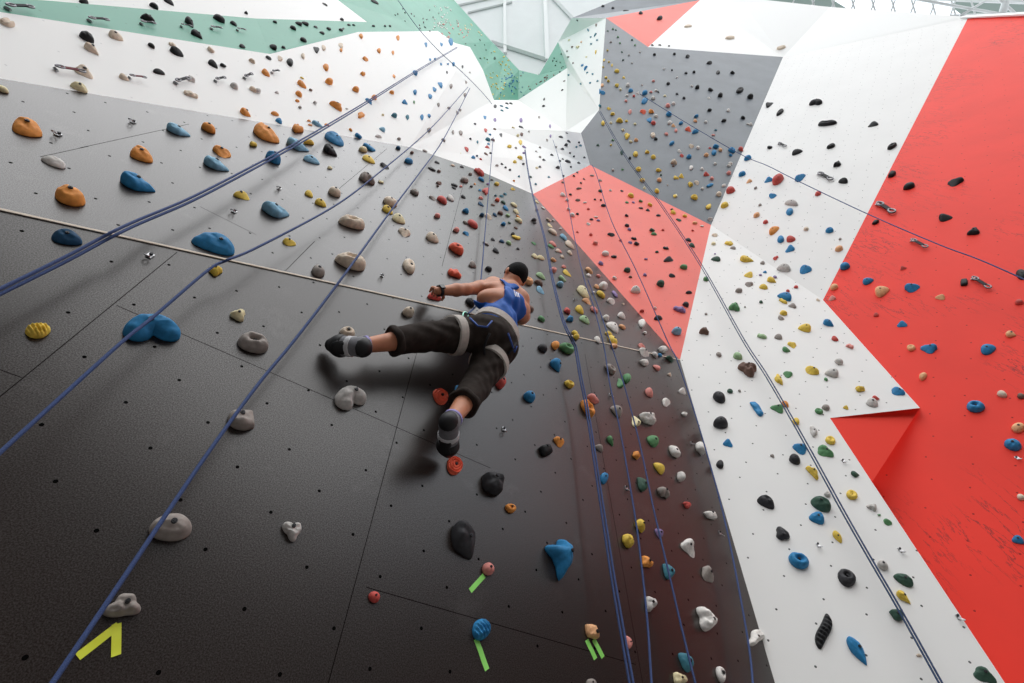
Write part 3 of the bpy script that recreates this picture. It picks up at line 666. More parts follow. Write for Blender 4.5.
# ---------------------------------------------------------------- climbing holds
# x y length width angle colour [shape] : where each hold is seen, its length and width there, which way it lies
HOLDS = '''
84 2 12 6 30 k|154 6 10 6 35 k|169 1.5 12 5 25 k|246 13 3 3 0 k|148 18.5 9 8 40 k|190 22.5 11 7 50 k|197.5 34.5 12 7 35 k|219 18.5 9 7 45 k|234 24 6 4 40 k|242.5 46.5 5 4 0 k
87 37 17 11 25 k dome|151.5 46 7 5 20 k|177 52 12 8 15 k bean|213 64 11 6 25 k|223.5 65.5 7 4 10 k|159 72 13 5 12 k
7 22 18 10 30 be|116 36 15 8 15 be bean|92.5 49 17 8 35 be drop|84 71 20 11 20 be wedge|79.5 87.5 19 8 20 cr bean|124 77.5 9 6 10 be|191 79 9 8 30 lg|234.5 86 10 7 30 lg|253 89.5 7 5 20 be|191 94 17 6 20 be|172.5 44.5 9 5 25 be|211.5 50 8 5 20 be|252 61 6 5 40 be|246 112.5 13 8 30 o drop|3 89.5 9 8 0 cr
27 128 34 17 14 o bean|179 130 27 10 18 lb drop|209 128 14 11 15 o dome|142 155 24 13 12 o bean|222.5 151.5 17 13 15 o wedge|217 164 27 12 18 lb drop|54 162 27 9 20 w crimp|253 144.5 6 5 0 y
70.5 196 31 20 8 o dome|139 183 37 16 18 b drop|242.5 195 15 9 5 y wedge|67 238 33 14 8 db bean|215 244 47 17 18 b bean|216 270.5 13 11 -20 y lobes|239 315 14 13 -30 cr lobes|254 342 34 21 18 gr pocket|38 330 26 17 -10 y shell|153 329 62 30 8 b arch
266 73 8 6 20 o|302 84.5 8 6 20 o|299 94 8 8 30 o|275 114 8 4 10 o|298 129 10 8 0 o lobes|267 134 25 14 15 o bean|326 67 6 7 0 o dome|329.5 81.5 7 7 0 o dome|337 106 11 7 20 o lobes|356 89.5 6 6 0 o|361 115 6 7 40 o|374.5 97.5 5 5 0 o|361 36 4 5 0 o|366 59 5 5 0 o|379 50.5 4 5 0 o|363 74 4 4 0 o|398 38 4 5 0 o|393 53 3 4 0 o|394 76 3 4 0 o|341 50 3 4 0 o|392 92.5 4 4 0 o|302 78 4 2 20 y|297.5 101 4 3 0 o|300 107.5 3 3 0 gr
269 58 5 4 10 k|290 62 7 8 0 k dome|316.5 49 6 7 0 k wedge|303 56 4 6 0 be|323.5 47.5 4 6 0 be|341 45 5 6 0 be|280 58 5 6 0 be|258 91 6 5 0 lg|277 92.5 4 3 0 lg
273 47 7 5 50 k|298.5 23.5 5 4 45 k|305 23.5 5 4 45 k|293 28 5 4 45 k|303.5 40 5 5 0 k|316 27 3 3 0 k|275 22 3 3 0 k|283.5 47.5 3 3 0 k|325 4.5 6 2 35 dk|342 19.5 3 3 0 dk|375 2 8 3 20 k|322 33 6 3 30 k|341 30 3 3 0 k|349 25 3 2 0 dk|373.5 26 3 2 0 k|385 26 2 2 0 k|390 26 2 2 0 k|343 29 4 2 -40 k|329 29 3 3 0 k|354 25 3 2 0 k
426 44 3 5 0 b|441.5 44 3 4 0 b|451 42 5 7 0 b drop|415 72.5 4 6 -20 b|440.5 84 5 6 0 b|434.5 89 4 5 0 b|430 96 4 5 0 b|415 92 4 5 0 b|405 102 5 5 0 b wedge|369.5 101 7 7 30 b wedge|394.5 115.5 5 5 0 t|407.5 117.5 4 5 0 t|422 117.5 4 6 0 b|429 115.5 3 4 0 b|430 59.5 2 3 0 b|441 64 2 3 0 b|448 64 2 2 0 b|453.5 64 3 4 0 b|462.5 67 2 3 0 dk|447 72.5 2 3 0 dk|451 86 3 5 0 gr|438.5 105 3 4 0 gr|449 108 3 3 0 gr|460 110 3 3 0 gr|465 95 3 4 0 gr|466 82 2 3 0 gr|429 130 4 5 0 gr|443.5 140 5 5 40 gr|453 132.5 3 4 0 gr|460.5 132.5 4 5 0 gr|470 72.5 2 2 0 gr|457.5 112.5 3 4 0 gr|435 59 2 2 0 b
382.5 129.5 7 6 40 lb bean|378.5 136.5 7 3 10 lg|318 124 12 5 22 lb drop|359 136 8 5 15 b|399 139 4 3 0 gr|279 121 8 6 30 b|335 139 21 10 22 b bean|298.5 145 25 10 22 lb drop|308.5 142 8 6 0 y lobes|274 157.5 17 14 20 b dome|331 150.5 17 10 30 k drop|312 160 16 7 12 lb bean|363.5 149.5 7 6 0 cr|370 147.5 14 6 20 b drop|369 159.5 13 6 20 y bean|409 161 7 6 0 b|398.5 148 4 4 0 db|412 152.5 3 3 0 br|385 166 8 5 20 dk|330 168 5 3 0 cr|333.5 134 3 2 0 y
485 117 3 4 0 b|475 124 2 2 0 dk|485.5 130 3 4 0 r|466.5 149 3 6 -20 r|473.5 157.5 4 3 0 b|311 90 4 3 0 br|315 103 3 3 0 lg|351 130 4 3 20 o|309 121 4 2 10 o|310 125 5 2 10 o|327 125 5 2 10 o|347 109 3 2 0 lg|383 115 2 2 0 cr|414 102 2 3 0 g|425 151 5 2 15 gr
470.5 139 2 2 0 dk|477.5 142 2 3 0 t|461 153 3 4 0 cr|477 156 2 2 0 db|481 159 3 2 0 r|488 139.5 4 4 0 t|487.5 147 4 3 0 r|486 154 4 2 20 br|491 153 3 2 0 dk|493 140 3 3 0 br|495 129 3 2 0 br|495 120 3 4 0 p|488.5 144 2 2 0 b|490 134.5 2 2 0 b|495 106 3 4 0 dk|501.5 106 2 2 0 t|507 108 2 2 0 t|502 110.5 2 2 0 t|507 103.5 2 2 0 dk|511 103.5 2 2 0 dk|501 134.5 3 4 0 dk|513.5 127.5 3 2 0 cr|521 120 3 5 0 p|521.5 127 3 3 0 dk|529 106.5 3 2 0 dk|534 110 2 2 0 dk|543.5 106 3 2 0 dk|544 99 2 3 0 dk|520.5 142.5 4 5 0 y|521.5 134 3 4 0 br|518 135.5 3 3 0 cr|510 146 5 4 -20 y|520 157.5 4 4 0 y|515 162 4 3 0 y|524.5 147 3 3 0 p|516 148 2 2 0 gr|529 131.5 2 2 0 lg|539 117 2 3 0 gr|544 160 3 2 0 dk|502 164 3 2 0 dk|523.5 164 3 2 0 dk|524 153 3 2 0 p|543 147 2 2 0 gr|540 147.5 2 2 0 gr|547 140 2 3 0 gr|540 157 2 2 0 gr|536.5 151.5 2 2 0 gr
437 162.5 5 2 15 dk|432 169 8 3 20 dk|439.5 171 4 3 0 gr|453 165.5 4 2 10 be|462 167 4 2 10 dk|470.5 174 3 3 0 gr|480 172.5 7 7 20 r lobes|481.5 179.5 5 4 20 b|465 180 7 6 0 gr dome|439.5 183 5 4 0 br|438 186 3 2 0 br|454.5 185 6 3 15 dk|454 188 5 2 20 dk|461 186.5 3 2 0 co|471.5 186.5 3 2 0 dk|475 184 2 2 0 o|433 198 6 4 15 gr|442.5 200 10 7 20 r dome|451 198.5 7 5 15 w|463.5 197 4 3 15 dk|466 211 5 5 0 b|437.5 216 5 5 0 co|473 224 10 7 20 r dome|465.5 222.5 5 3 20 gr|456.5 230 6 5 0 co|466.5 233.5 6 4 15 b|433 238 12 9 15 be bean|457 248.5 13 11 15 vr pocket
481 204 5 4 15 db|493 205 4 2 10 br|486 190.5 6 7 30 r lobes|481 198 4 3 0 co|480 190.5 3 2 10 b|488 184 3 2 0 p|492 180 3 2 0 dk|497 184 4 4 0 y|496 195.5 3 2 0 t|502 196 4 3 0 t|505.5 194 3 3 0 t|497.5 200 4 4 0 vr|503.5 202.5 4 3 20 dg|506 208.5 5 4 20 b|514 205 6 4 25 cr|516.5 212 6 4 25 cr|500.5 213 5 4 10 br|482 215 4 4 0 db|495 215 4 3 20 db|489 216.5 7 6 25 be wedge|508 215.5 4 3 10 ln|519 220.5 8 5 30 cr|518 216.5 4 2 20 o|503.5 224 4 4 0 b|509.5 223 3 2 10 dg|516 228 4 2 15 br|513 234 4 3 0 dk|516.5 237.5 9 4 15 y|502 241.5 5 3 10 db|493 239.5 4 3 15 dk|509 243 6 4 30 ln|486 243.5 7 3 25 gr|534 243.5 5 3 30 g|534 220 4 4 0 dk|535 223 3 2 0 dk|537 210 3 2 0 br|537 202 4 2 25 cr|543 208 4 2 25 w|495 249 3 2 10 dk|518 249 3 2 10 dk|513 189 4 3 0 y
367 178 13 10 15 gr lobes|381 182 6 3 15 cr|335 192 13 10 20 be dome|309 194 9 7 20 y|321 203 11 7 10 y bean|277 210 30 14 12 lb drop|391 202 14 9 10 be dome|388 210 11 7 15 y bean|399 219 14 8 20 cr bean|353 222 25 13 8 be pocket|405 232 12 11 25 be wedge|415 192 9 8 25 gr|455 273 15 9 18 vr slab|289.5 242 13 8 5 y wedge|352 261 32 16 12 be pocket|318.5 271 15 11 20 gr dome|409.5 265.5 13 15 0 be pocket|473 265 8 6 10 gr|489 269 6 5 10 dk|496 251 6 4 20 dk|470.5 302 11 7 50 dk pocket|409 312 12 11 0 be dome|348 332 15 13 -10 be pocket|435 296.5 15 8 12 r bean
352 398 33 27 -12 lg arch|441 396 17 16 40 vr disc|455 465 18 18 40 vr disc|500.5 381.5 12 14 0 r dome|457.5 389 6 9 0 b dome|493.5 482.5 27 25 20 dk block|511 508 12 10 15 o|244 417 29 29 -40 gr drop|172 527 42 31 10 gr dome|124 606 34 25 0 gr lobes|293 530 19 18 -45 lg lobes|374.5 597 13 12 20 r dome|466 540 41 28 62 dk drop|488.5 569 14 13 30 co dome|482 629 22 20 -45 b shell
543 348 10 8 50 dk dome|555.5 345 8 9 0 o dome|567.5 348 15 11 15 g ring|557 365 15 11 60 b drop|569.5 384 10 8 20 y ring|530 396.5 12 12 0 b dome|546 450 15 15 -10 k block|560 441.5 11 11 0 o wedge|594.5 399 14 10 20 co drop|588 408 19 11 60 o ring|611 369 13 8 55 gr ring|627 378 8 10 0 g dome|620.5 383 7 10 0 g wedge|617 411 14 9 45 gr bean|636 421 9 12 0 cr wedge|648 418 16 14 10 w block|611 441 11 6 60 g drop|599.5 448 10 6 40 gr crimp|653 441 14 10 50 g bean|636 455 7 8 0 o|674.5 451 15 10 70 w block|659.5 468 14 8 55 y crimp|605 478 13 9 -60 b bean|642 484 16 9 75 dg bean|681 476.5 9 10 0 lg dome|664 493 13 11 30 gr arch|687.5 505 8 7 0 r lobes|711 515 14 10 5 w block|701 447.5 12 13 0 w block|667 402 9 9 -30 w wedge|684.5 414 6 5 0 w|649.5 393 9 8 30 co bean|683 391 8 7 0 w|656.5 367.5 7 5 60 co|644.5 362.5 9 8 0 w block|645 352.5 11 8 20 w|642 346 7 5 10 co|663 349.5 9 8 0 w block|655 355 6 5 30 lg|660.5 355 5 4 0 b|671 359 9 6 20 dg|670 374.5 4 4 0 be
719 354.5 6 5 0 gr|738 356 9 9 0 ln dome|748.5 369 17 13 10 br lobes|730 391 6 5 0 dg|739.5 391 3 3 0 gr|719.5 397 13 12 0 dk dome|757 408 22 8 55 b slab|721 422.5 15 13 -10 dk dome|728 443 10 8 10 b wedge|720 464 8 9 0 dk dome|766 502 20 11 25 dk bean
563 556 44 32 90 b whale|640 525 14 9 75 y lobes|628 540.5 12 14 0 y shell|646.5 562 13 10 70 o lobes|659 533 11 7 60 p bean|668 571 17 10 75 t bean|690 547 16 16 20 w wedge|709 574.5 15 15 30 gr wedge|707 619 24 17 70 w lobes|651 603.5 14 14 -30 lg lobes|592 631 19 15 80 lo block|628.5 642 14 6 80 co bean|686 662 22 12 65 t bean|680 679 15 13 0 cr lobes|721 674 14 12 50 w pocket|757 637 19 14 -40 w lobes|591.5 683 12 9 0 gr dome
817 518 16 12 30 b bean|782 533.5 13 14 0 dk lobes|799 560 23 16 15 b ring|838 537 15 8 60 y drop|847 577 20 18 20 dk pocket|883 565 11 11 0 lg dome|888 522 9 7 0 g|904 580 24 10 30 dg bean|904 597 18 9 42 y drop|897 614.5 15 14 0 dg block|824 630.5 35 14 -65 k boot|858 650.5 36 13 55 b drop|985 675 26 14 25 dg wedge|1018 540 14 8 10 b bean|919 655.5 6 3 0 be|879 515 4 2 0 g
792.5 344.5 8 8 0 y|786.5 349.5 9 6 10 g|788 374 9 8 20 g wedge|778.5 379 11 7 70 y lobes|812 370 15 9 25 y wedge|839 361.5 9 6 30 lg|832 373 14 9 25 lg bean|826 379.5 4 4 0 g|860 389 9 6 0 y lobes|898 391 14 9 20 b wedge|876 398 8 5 10 r|872.5 403 13 9 10 lg bean|819 411 8 7 0 g|826 407.5 8 7 20 gr|846 407.5 6 4 10 y|778 408 13 9 25 g wedge|785.5 404 7 7 0 o|796 421 7 8 0 y|813.5 431 12 7 75 lg lobes|830.5 440 11 9 20 y ring|825 451 17 11 25 g wedge|800.5 448 15 11 20 b wedge|795 459 12 11 0 dk dome|813 472 15 8 50 y lobes|855.5 474 9 7 10 dg|852 494.5 12 11 20 y ring|821 504 24 13 30 dg bean|827.5 494 7 6 0 lg|872.5 507 9 8 40 lg lobes|772.5 456 4 4 0 gr
911 347.5 9 8 0 lo pocket|929 348 15 11 15 b wedge|988.5 349 15 12 -40 b bean|923 376 9 8 -60 lo dome|1002 394 10 8 0 be dome|1021 396 8 8 0 br|975.5 406 19 13 5 b pocket|1018 427.5 13 12 20 lo dome|1013 444.5 17 13 0 b dome|1021 497 8 7 0 be
778 179 14 9 -45 r dome|800 177 12 7 -40 b wedge|768.5 179.5 8 6 0 b wedge|772.5 195.5 8 6 -20 b|818 193.5 6 6 0 r|791 203 14 6 12 lg bean|789.5 211.5 7 8 0 b dome|774 230 12 7 -50 o bean|780.5 239 7 8 0 b dome|791 239 9 7 -25 r bean|790 248.5 9 8 0 b wedge|806 229 5 5 0 be|829.5 230 7 7 -40 b|839 248.5 8 7 0 lo dome|840 239 3 3 0 gr|775.5 258 5 5 0 r|783.5 268 15 8 12 lg bean|805 269 12 10 0 b wedge|772 280 10 6 20 y|775 277 4 4 0 p|796 287 5 3 10 r|788 291 4 3 0 r|785 296.5 14 8 25 b bean|783 301 10 4 30 y|792.5 305.5 8 5 25 gr|783.5 313 8 5 20 y|781 318 6 6 0 gr|805 328 13 8 20 y bean|829 323 12 7 20 b drop|778.5 337 8 6 10 gr|835 339 7 5 0 r|818 300 4 4 0 be
843 181 9 6 10 k|892 174 9 7 -50 k block|909 186 10 9 0 k dome|955 181.5 13 10 0 k wedge|945 217 13 9 -25 k wedge|973.5 231.5 11 10 0 k lobes|875.5 222 7 7 0 k block|964 282 9 10 0 k block|1021 274 12 10 80 k dome
845 266 10 8 -40 b dome|834 287 8 8 0 lo dome|832 298 7 6 10 co|868 281 11 7 -35 b bean|882 291 15 11 -40 lo bean|912 287 15 10 -25 b wedge|940.5 297 10 6 5 lo|903 268 7 4 -20 r|876 315 6 4 0 r|902 324 10 7 0 b wedge|1011 334 11 8 5 lo|1019 302 9 6 0 r
815.5 102.5 12 7 0 k arch|827 123 18 6 -4 k ring|873 124 9 6 0 k wedge|780 112 9 5 -55 k ring|769 104 7 6 -60 k wedge|831 146 7 6 0 k|797 152 12 5 -25 k bean|837.5 164 7 6 -50 k lobes|892 146 10 6 -38 k ring|770 147 6 4 -25 k|781 47.5 10 4 -8 be disc|688 26 8 3 -10 be disc|730 37.5 9 4 -8 be disc
535 256.5 6 4 15 cr|541 258 8 4 15 cr|554 260 6 4 15 lo|559 251 6 3 20 co|562.5 257 4 3 10 be|570 253 5 4 25 be|553.5 270 6 6 0 co|564 267 5 3 10 co|567 273 8 5 20 y|541 276 10 5 25 ln|563 279 8 5 25 ln|560.5 284.5 6 6 0 lb|528.5 281 9 8 10 lo|539 283 8 7 30 br lobes|540.5 290 9 6 25 lb|590 270.5 8 6 20 lo|589 275.5 5 3 10 w|598.5 276 4 3 10 co|603.5 286 8 8 0 w dome|597 287 5 4 10 lo|584 292.5 13 9 25 cr bean|601 294.5 7 6 20 y|594 292.5 4 3 0 w|587.5 301 8 6 15 lo|612 301 8 7 0 w|615 294 8 4 60 p|580 310 9 7 25 y bean|567 311 7 6 30 r|594 310 6 5 20 co|585 320 12 6 25 ln bean|570 319 6 6 0 b|530.5 309 7 6 20 br|541.5 319 7 5 25 g|606 318 6 6 0 w|613 327 15 8 38 w bean|622 316 8 6 10 w|622.5 327 7 4 20 lo|642 323 7 9 0 w|575 333.5 6 5 20 y|609 334 8 4 15 y|645 333 4 3 0 w|576.5 337 6 6 0 y|597.5 340 8 5 30 w|612.5 340 11 7 60 y|614 346 6 5 0 lo|623.5 304 3 2 0 be
553 232 8 5 20 be|550 225.5 5 3 20 cr|549 220 5 3 20 be|564 237.5 7 5 25 lb|570 245 9 6 25 be bean|553 244 7 4 20 co|551 246.5 6 3 20 g|553.5 220.5 3 2 0 w|560.5 229 3 2 0 w|558 251 5 3 10 be
577.5 172.5 2 2 0 dk|574 176 2 2 0 dk|584 179 2 2 0 dk|563 182.5 3 2 0 br|581 183 2 2 0 dk|579 188.5 6 2 -8 br|592 175.5 4 2 0 gr|600 180.5 4 2 0 gr|563 195 5 4 0 w|570.5 194.5 3 2 0 dk|578 200 5 3 -10 br|585 202.5 4 2 -10 w|600.5 191 4 3 0 dg|622 191 3 2 0 dk|603.5 205.5 5 3 0 dk|595 199.5 2 2 0 dk|601 200 2 2 0 dk|631 195.5 5 5 0 y|627 202.5 4 2 0 g|633.5 202.5 3 2 0 p|641 201 4 3 0 g|641 208 5 2 0 dk|648 210 4 3 0 dk|650.5 204.5 5 4 0 y|658.5 215.5 5 2 0 dk|627 215.5 4 3 0 dk|577.5 214 3 2 0 dk|627 225.5 5 3 0 dk|629.5 229.5 4 3 0 p|652.5 230 6 4 0 dg|654 234 6 3 0 g|634 238.5 6 3 5 dk|630.5 242.5 4 3 0 p|637 243.5 6 4 0 dk|611.5 234.5 7 4 0 dk|621 240.5 3 3 0 r|666 248 7 3 8 dk|663 230 3 2 0 r|596 217 4 2 0 w|591.5 219.5 4 2 0 dk|588.5 224 4 3 0 w|591 234.5 3 3 0 r|577.5 232 3 2 0 r|595.5 243 5 4 0 co|569 209 4 3 0 w|572.5 215 5 4 0 w|567 200 3 3 0 w|598.5 220.5 4 2 0 p|588.5 209 3 2 0 r|672 209.5 3 2 0 dk|673.5 212.5 5 4 0 y|610.5 190.5 3 2 0 lg
605.5 253.5 8 5 0 w|614 256.5 7 3 3 dk|601 263.5 5 4 0 p|627.5 270 7 5 0 dg|630.5 277 4 2 0 br|615 278 5 4 0 w|636 290 11 7 0 w bean|645 275 4 3 0 p|646 259 4 2 0 p|642 311 5 3 0 r|657 252 4 2 0 dg|669 259 10 6 -20 dk wedge|684 267 8 5 0 g|672 275.5 7 4 5 dk|661 283.5 8 7 0 dg dome|689 292.5 7 3 -5 dk|686 304.5 7 5 20 dk|680 309 16 6 15 p slab|658.5 318 9 5 -10 dk|677 331 11 8 0 lb dome|655.5 308 4 3 0 w|679 220 5 3 10 dg|695 223 5 3 0 lo|685 216 4 3 0 y|702 226 4 2 0 w|688.5 240 7 3 15 dk|692 245.5 6 4 10 dg|693 230.5 3 2 0 r
715 235 6 6 0 be wedge|713.5 243.5 5 5 0 cr|729 243 9 5 15 y|733 248 6 3 15 gr|742 174 6 6 0 b dome|749 181 5 5 0 lo|755.5 188 3 3 0 gr|756.5 215 6 6 0 lo|760 205 3 3 0 gr|765.5 222 5 5 0 r|730.5 190 10 8 -20 r dome|724.5 205 7 7 0 y dome|715 254 2 2 0 p|716 259 9 5 15 dg|747 259 14 7 8 y drop|762.5 263 5 4 10 gr|749 274.5 9 8 10 y wedge|749 284 8 6 10 gr|765 272 4 3 10 b|760.5 275 4 2 0 p|763.5 287 9 5 8 y|739 290.5 6 6 20 gr|761 302 4 3 0 dg|734.5 307 11 8 10 g lobes|706 279 6 6 0 g|706 314 3 3 0 gr|704 331 9 8 30 br lobes|762 336 12 5 15 ln|850 346 9 5 20 co|745 307 2 2 0 gr
609 108.5 4 3 0 y|613 113.5 5 4 -35 y|619.5 120.5 6 5 0 y|603 123 4 5 0 y|611 123 3 2 0 cr|626.5 121 3 3 0 y|635 124 3 3 0 cr|623 130 3 3 0 cr|627 136 5 6 0 y|631 141.5 4 3 0 cr|636 140 4 4 0 lo|613 140 3 2 0 g|611 145 2 2 0 y|635.5 154 5 6 0 y|647 152 4 4 0 y|653.5 157 5 5 0 y|622 152.5 4 5 0 dg|630 158 3 3 0 k|598 145 3 3 0 dg|630 112 4 5 0 co|643.5 111.5 6 6 0 vr|651 111.5 5 5 0 o|649.5 119.5 5 6 0 b|653.5 123 5 5 0 r|656 116 4 4 0 w|645 92.5 6 5 -45 b|645 100.5 9 5 -55 b|669 114 6 6 0 b|668 105.5 5 5 0 co|673.5 103.5 4 4 0 w|670 122.5 5 4 -40 w|673.5 125.5 4 4 0 lo|653 135 5 6 0 be|656 139 4 3 -20 k|666.5 134 4 4 0 co|672 143 6 4 -45 b|653 98 4 4 0 w|626 101 3 3 0 co|634 96 3 3 0 r|627 95.5 3 3 0 w|628 85 4 4 -40 w|631 90.5 5 4 -30 b|620.5 89.5 3 3 0 cr|617 85.5 4 4 0 y|603 92.5 5 5 0 b|599.5 91 3 5 0 b|602 85 3 4 0 lo|608.5 81 3 3 0 y|638 93 3 3 0 w|656 90.5 3 3 0 w|658.5 92 2 2 0 k|668.5 83.5 4 3 -30 k|651 92 3 3 0 co|653.5 81 3 3 0 co|665 96 3 2 0 cr|642 85 2 2 0 w|600 106 3 3 0 t|674 162 6 5 0 be
697.5 87 5 4 -35 k|711 89.5 6 4 0 k|720.5 95 5 5 -40 k|740 90 8 6 -50 k ring|750.5 96.5 6 5 -20 k|684 98 3 3 0 dk|710 109.5 5 4 -35 k|724.5 120 6 4 -30 k|743.5 117.5 5 4 -10 k|709 98 3 2 0 w|728.5 110.5 4 3 0 w|751 124.5 4 3 0 lg|748 124 3 2 0 w|696.5 116 5 3 -25 b|695.5 121 4 3 0 lo|706 122 3 3 0 w|688.5 129 6 6 0 vr|695.5 131.5 8 4 -20 b|681 123 4 4 -45 b|676 130.5 3 4 0 co|713.5 135 4 2 0 co|691.5 146 5 5 0 be|698 147.5 4 4 0 w|716.5 146 7 5 -15 b|710 148 3 2 0 r|714 152.5 5 6 0 b|720.5 150 4 4 0 lo|732 150 7 6 0 b pocket|731 155 4 3 0 b|741 149 5 5 0 r|747.5 158 6 6 0 b dome|706.5 155 5 4 0 lo|689 156.5 5 5 -30 b|682 155.5 4 4 0 r|679.5 151 4 4 0 w|730.5 163.5 5 3 0 w|715.5 163.5 4 3 0 w|716 130 3 2 0 t
691 167.5 4 5 0 w|702 169 4 3 0 w|706.5 174 6 5 -20 r|712 178.5 4 4 0 co|729 173 5 4 0 co|729.5 165.5 5 3 0 w|710 185 8 4 -30 b|690.5 184.5 5 5 0 y|697 182.5 5 5 0 be|681.5 176 5 5 0 y|677.5 178 3 3 0 y|724 185.5 5 3 -25 w|719 194 6 5 -30 be|694.5 197 7 6 0 y|709 206 8 5 -60 y|710.5 219 6 4 0 lg|702.5 188.5 3 3 0 w|676 195.5 3 4 0 cr|638.5 169 6 5 0 y|659 170 6 4 0 y|642.5 180 5 5 0 y|659.5 180 5 5 0 lo|657 191 5 5 0 y|613 170 3 3 0 lg|622.5 169.5 3 2 0 g|644.5 188 3 3 0 cr|675 177.5 3 4 0 y|674.5 196 3 4 0 y|661 175 2 2 0 dg|667.5 185 2 2 0 lg|673.5 166 3 2 0 br
674.5 54 3 3 0 k|688 56 5 4 -40 k|710 62.5 6 4 -20 k|718 72 4 5 0 k|733 72.5 5 4 0 k|686 73 3 3 0 k|694 72 3 3 0 k|654.5 54.5 3 3 0 k|677 94 3 2 0 dk|672 70 2 2 0 k|664 69 2 2 0 w|677 77.5 2 2 0 w|692 86 3 2 0 w|641 13 4 3 -20 dk|660 18 6 4 -25 dk|613 8 3 2 -20 k|626 10.5 4 2 -10 k|603 6 3 2 -20 k|652.5 45 3 2 0 k|660 45 3 2 0 k|669 46 2 2 0 k
617 71 5 4 0 y|603 67 2 2 0 y|607.5 50.5 2 2 0 y|612 65.5 2 3 0 y|606 77.5 3 3 0 y|604 60 2 3 0 y|609 62 2 2 0 y|624 77.5 3 3 0 y|616 30 2 2 0 dg|622 52 2 2 0 dg|608 31 2 2 0 dg|613 29 2 2 0 g|632 40 2 2 0 dg|623 60 2 2 0 dg|635 45 2 2 0 g|629 55 2 2 0 lg|611 42 2 2 0 lg|620 43 2 2 0 g|640 52 2 2 0 lg|632 63 2 2 0 lg|618 37 2 2 0 g
577.5 47 3 3 0 cr|582 65.5 3 2 -20 b|585.5 68 3 3 -40 b|568.5 75 2 2 0 t|572 75 2 2 0 t|587 72.5 2 2 0 t|592.5 74 2 2 0 t|595.5 52 2 4 0 y|597.5 81 2 2 0 t|591 44 2 2 0 t|595 35 3 2 -40 t|588 30 3 2 60 t|596 25 2 3 0 gr|597 40 2 2 0 t|590.5 37 2 2 0 t|572 47 2 2 0 br|567 51 2 2 0 gr|568 57 2 2 0 gr|577 20.5 2 2 0 dk|586 57 2 2 0 cr|569 40 2 2 0 cr|581 42 2 2 0 lo|573 63 2 2 0 gr|580.5 84 2 2 0 t|590 83 2 2 0 t|564 81 2 2 0 gr|562 90 2 2 0 dk
567 133 6 2 15 dk|561 137 5 2 10 dk|569 141.5 4 2 20 dk|566 145 3 3 0 dk|562.5 149 4 2 0 dk|579 142.5 2 2 0 dk|580.5 145.5 3 2 0 t|576.5 147 2 2 0 t|552 155 3 2 0 dk|563 159 2 2 0 dk|568 161.5 5 3 10 dk|574 156.5 2 2 0 dk|584.5 157.5 3 2 0 dk|579 163 3 2 0 dk|550 126 2 4 0 p|550.5 136 2 3 0 p|558 167.5 4 3 0 dk|549 177 3 2 0 t|563.5 176 2 2 0 dk|510 170 3 2 0 dk|540 167 3 2 0 dk|530.5 177 3 2 0 dg|536 184 3 2 0 t|519 176.5 2 2 0 t|514 181 2 2 0 o|537 168 3 2 0 cr|497 165.5 4 2 0 gr|505.5 167.5 2 2 0 dk|570 153 2 2 0 dk|556 147 2 2 0 gr|560 161 2 2 0 dk|571 167 2 2 0 dk
'''
HCOL = dict(k=('black', (24, 25, 27)), dk=('charcoal', (52, 52, 55)), gr=('grey', (160, 151, 144)), lg=('light grey', (208, 204, 199)), w=('white', (236, 232, 226)), be=('beige', (230, 212, 190)), cr=('cream', (242, 228, 182)),
            o=('orange', (246, 158, 74)), lo=('peach', (246, 184, 134)), y=('yellow', (242, 206, 84)), b=('blue', (44, 134, 188)), lb=('light blue', (132, 184, 212)), db=('dark blue', (28, 80, 116)),
            g=('green', (98, 154, 104)), dg=('dark green', (60, 94, 78)), ln=('light green', (166, 200, 152)), r=('red', (212, 88, 80)), vr=('vermilion', (246, 104, 74)), co=('pink', (236, 152, 142)), p=('lilac', (146, 126, 176)), br=('brown', (120, 92, 80)), t=('teal', (64, 128, 146)))
HMAT = {k: plain('hold ' + n, srgb(*c), .62, .35, vary=.22, nscale=38, bump=.25, bd=.002) for k, (n, c) in HCOL.items()}
M_bolt = plain('dark steel bolt', srgb(60, 60, 62), .4, metal=.8)
KW = dict(dome='rounded', bean='bean-shaped', crimp='thin', wedge='wedge', pocket='pocketed', ring='ring', shell='ribbed', drop='teardrop', lobes='knobbly', arch='arched', disc='grooved round', slab='long flat', block='blocky', boot='ribbed boot-shaped', whale='whale-tailed')

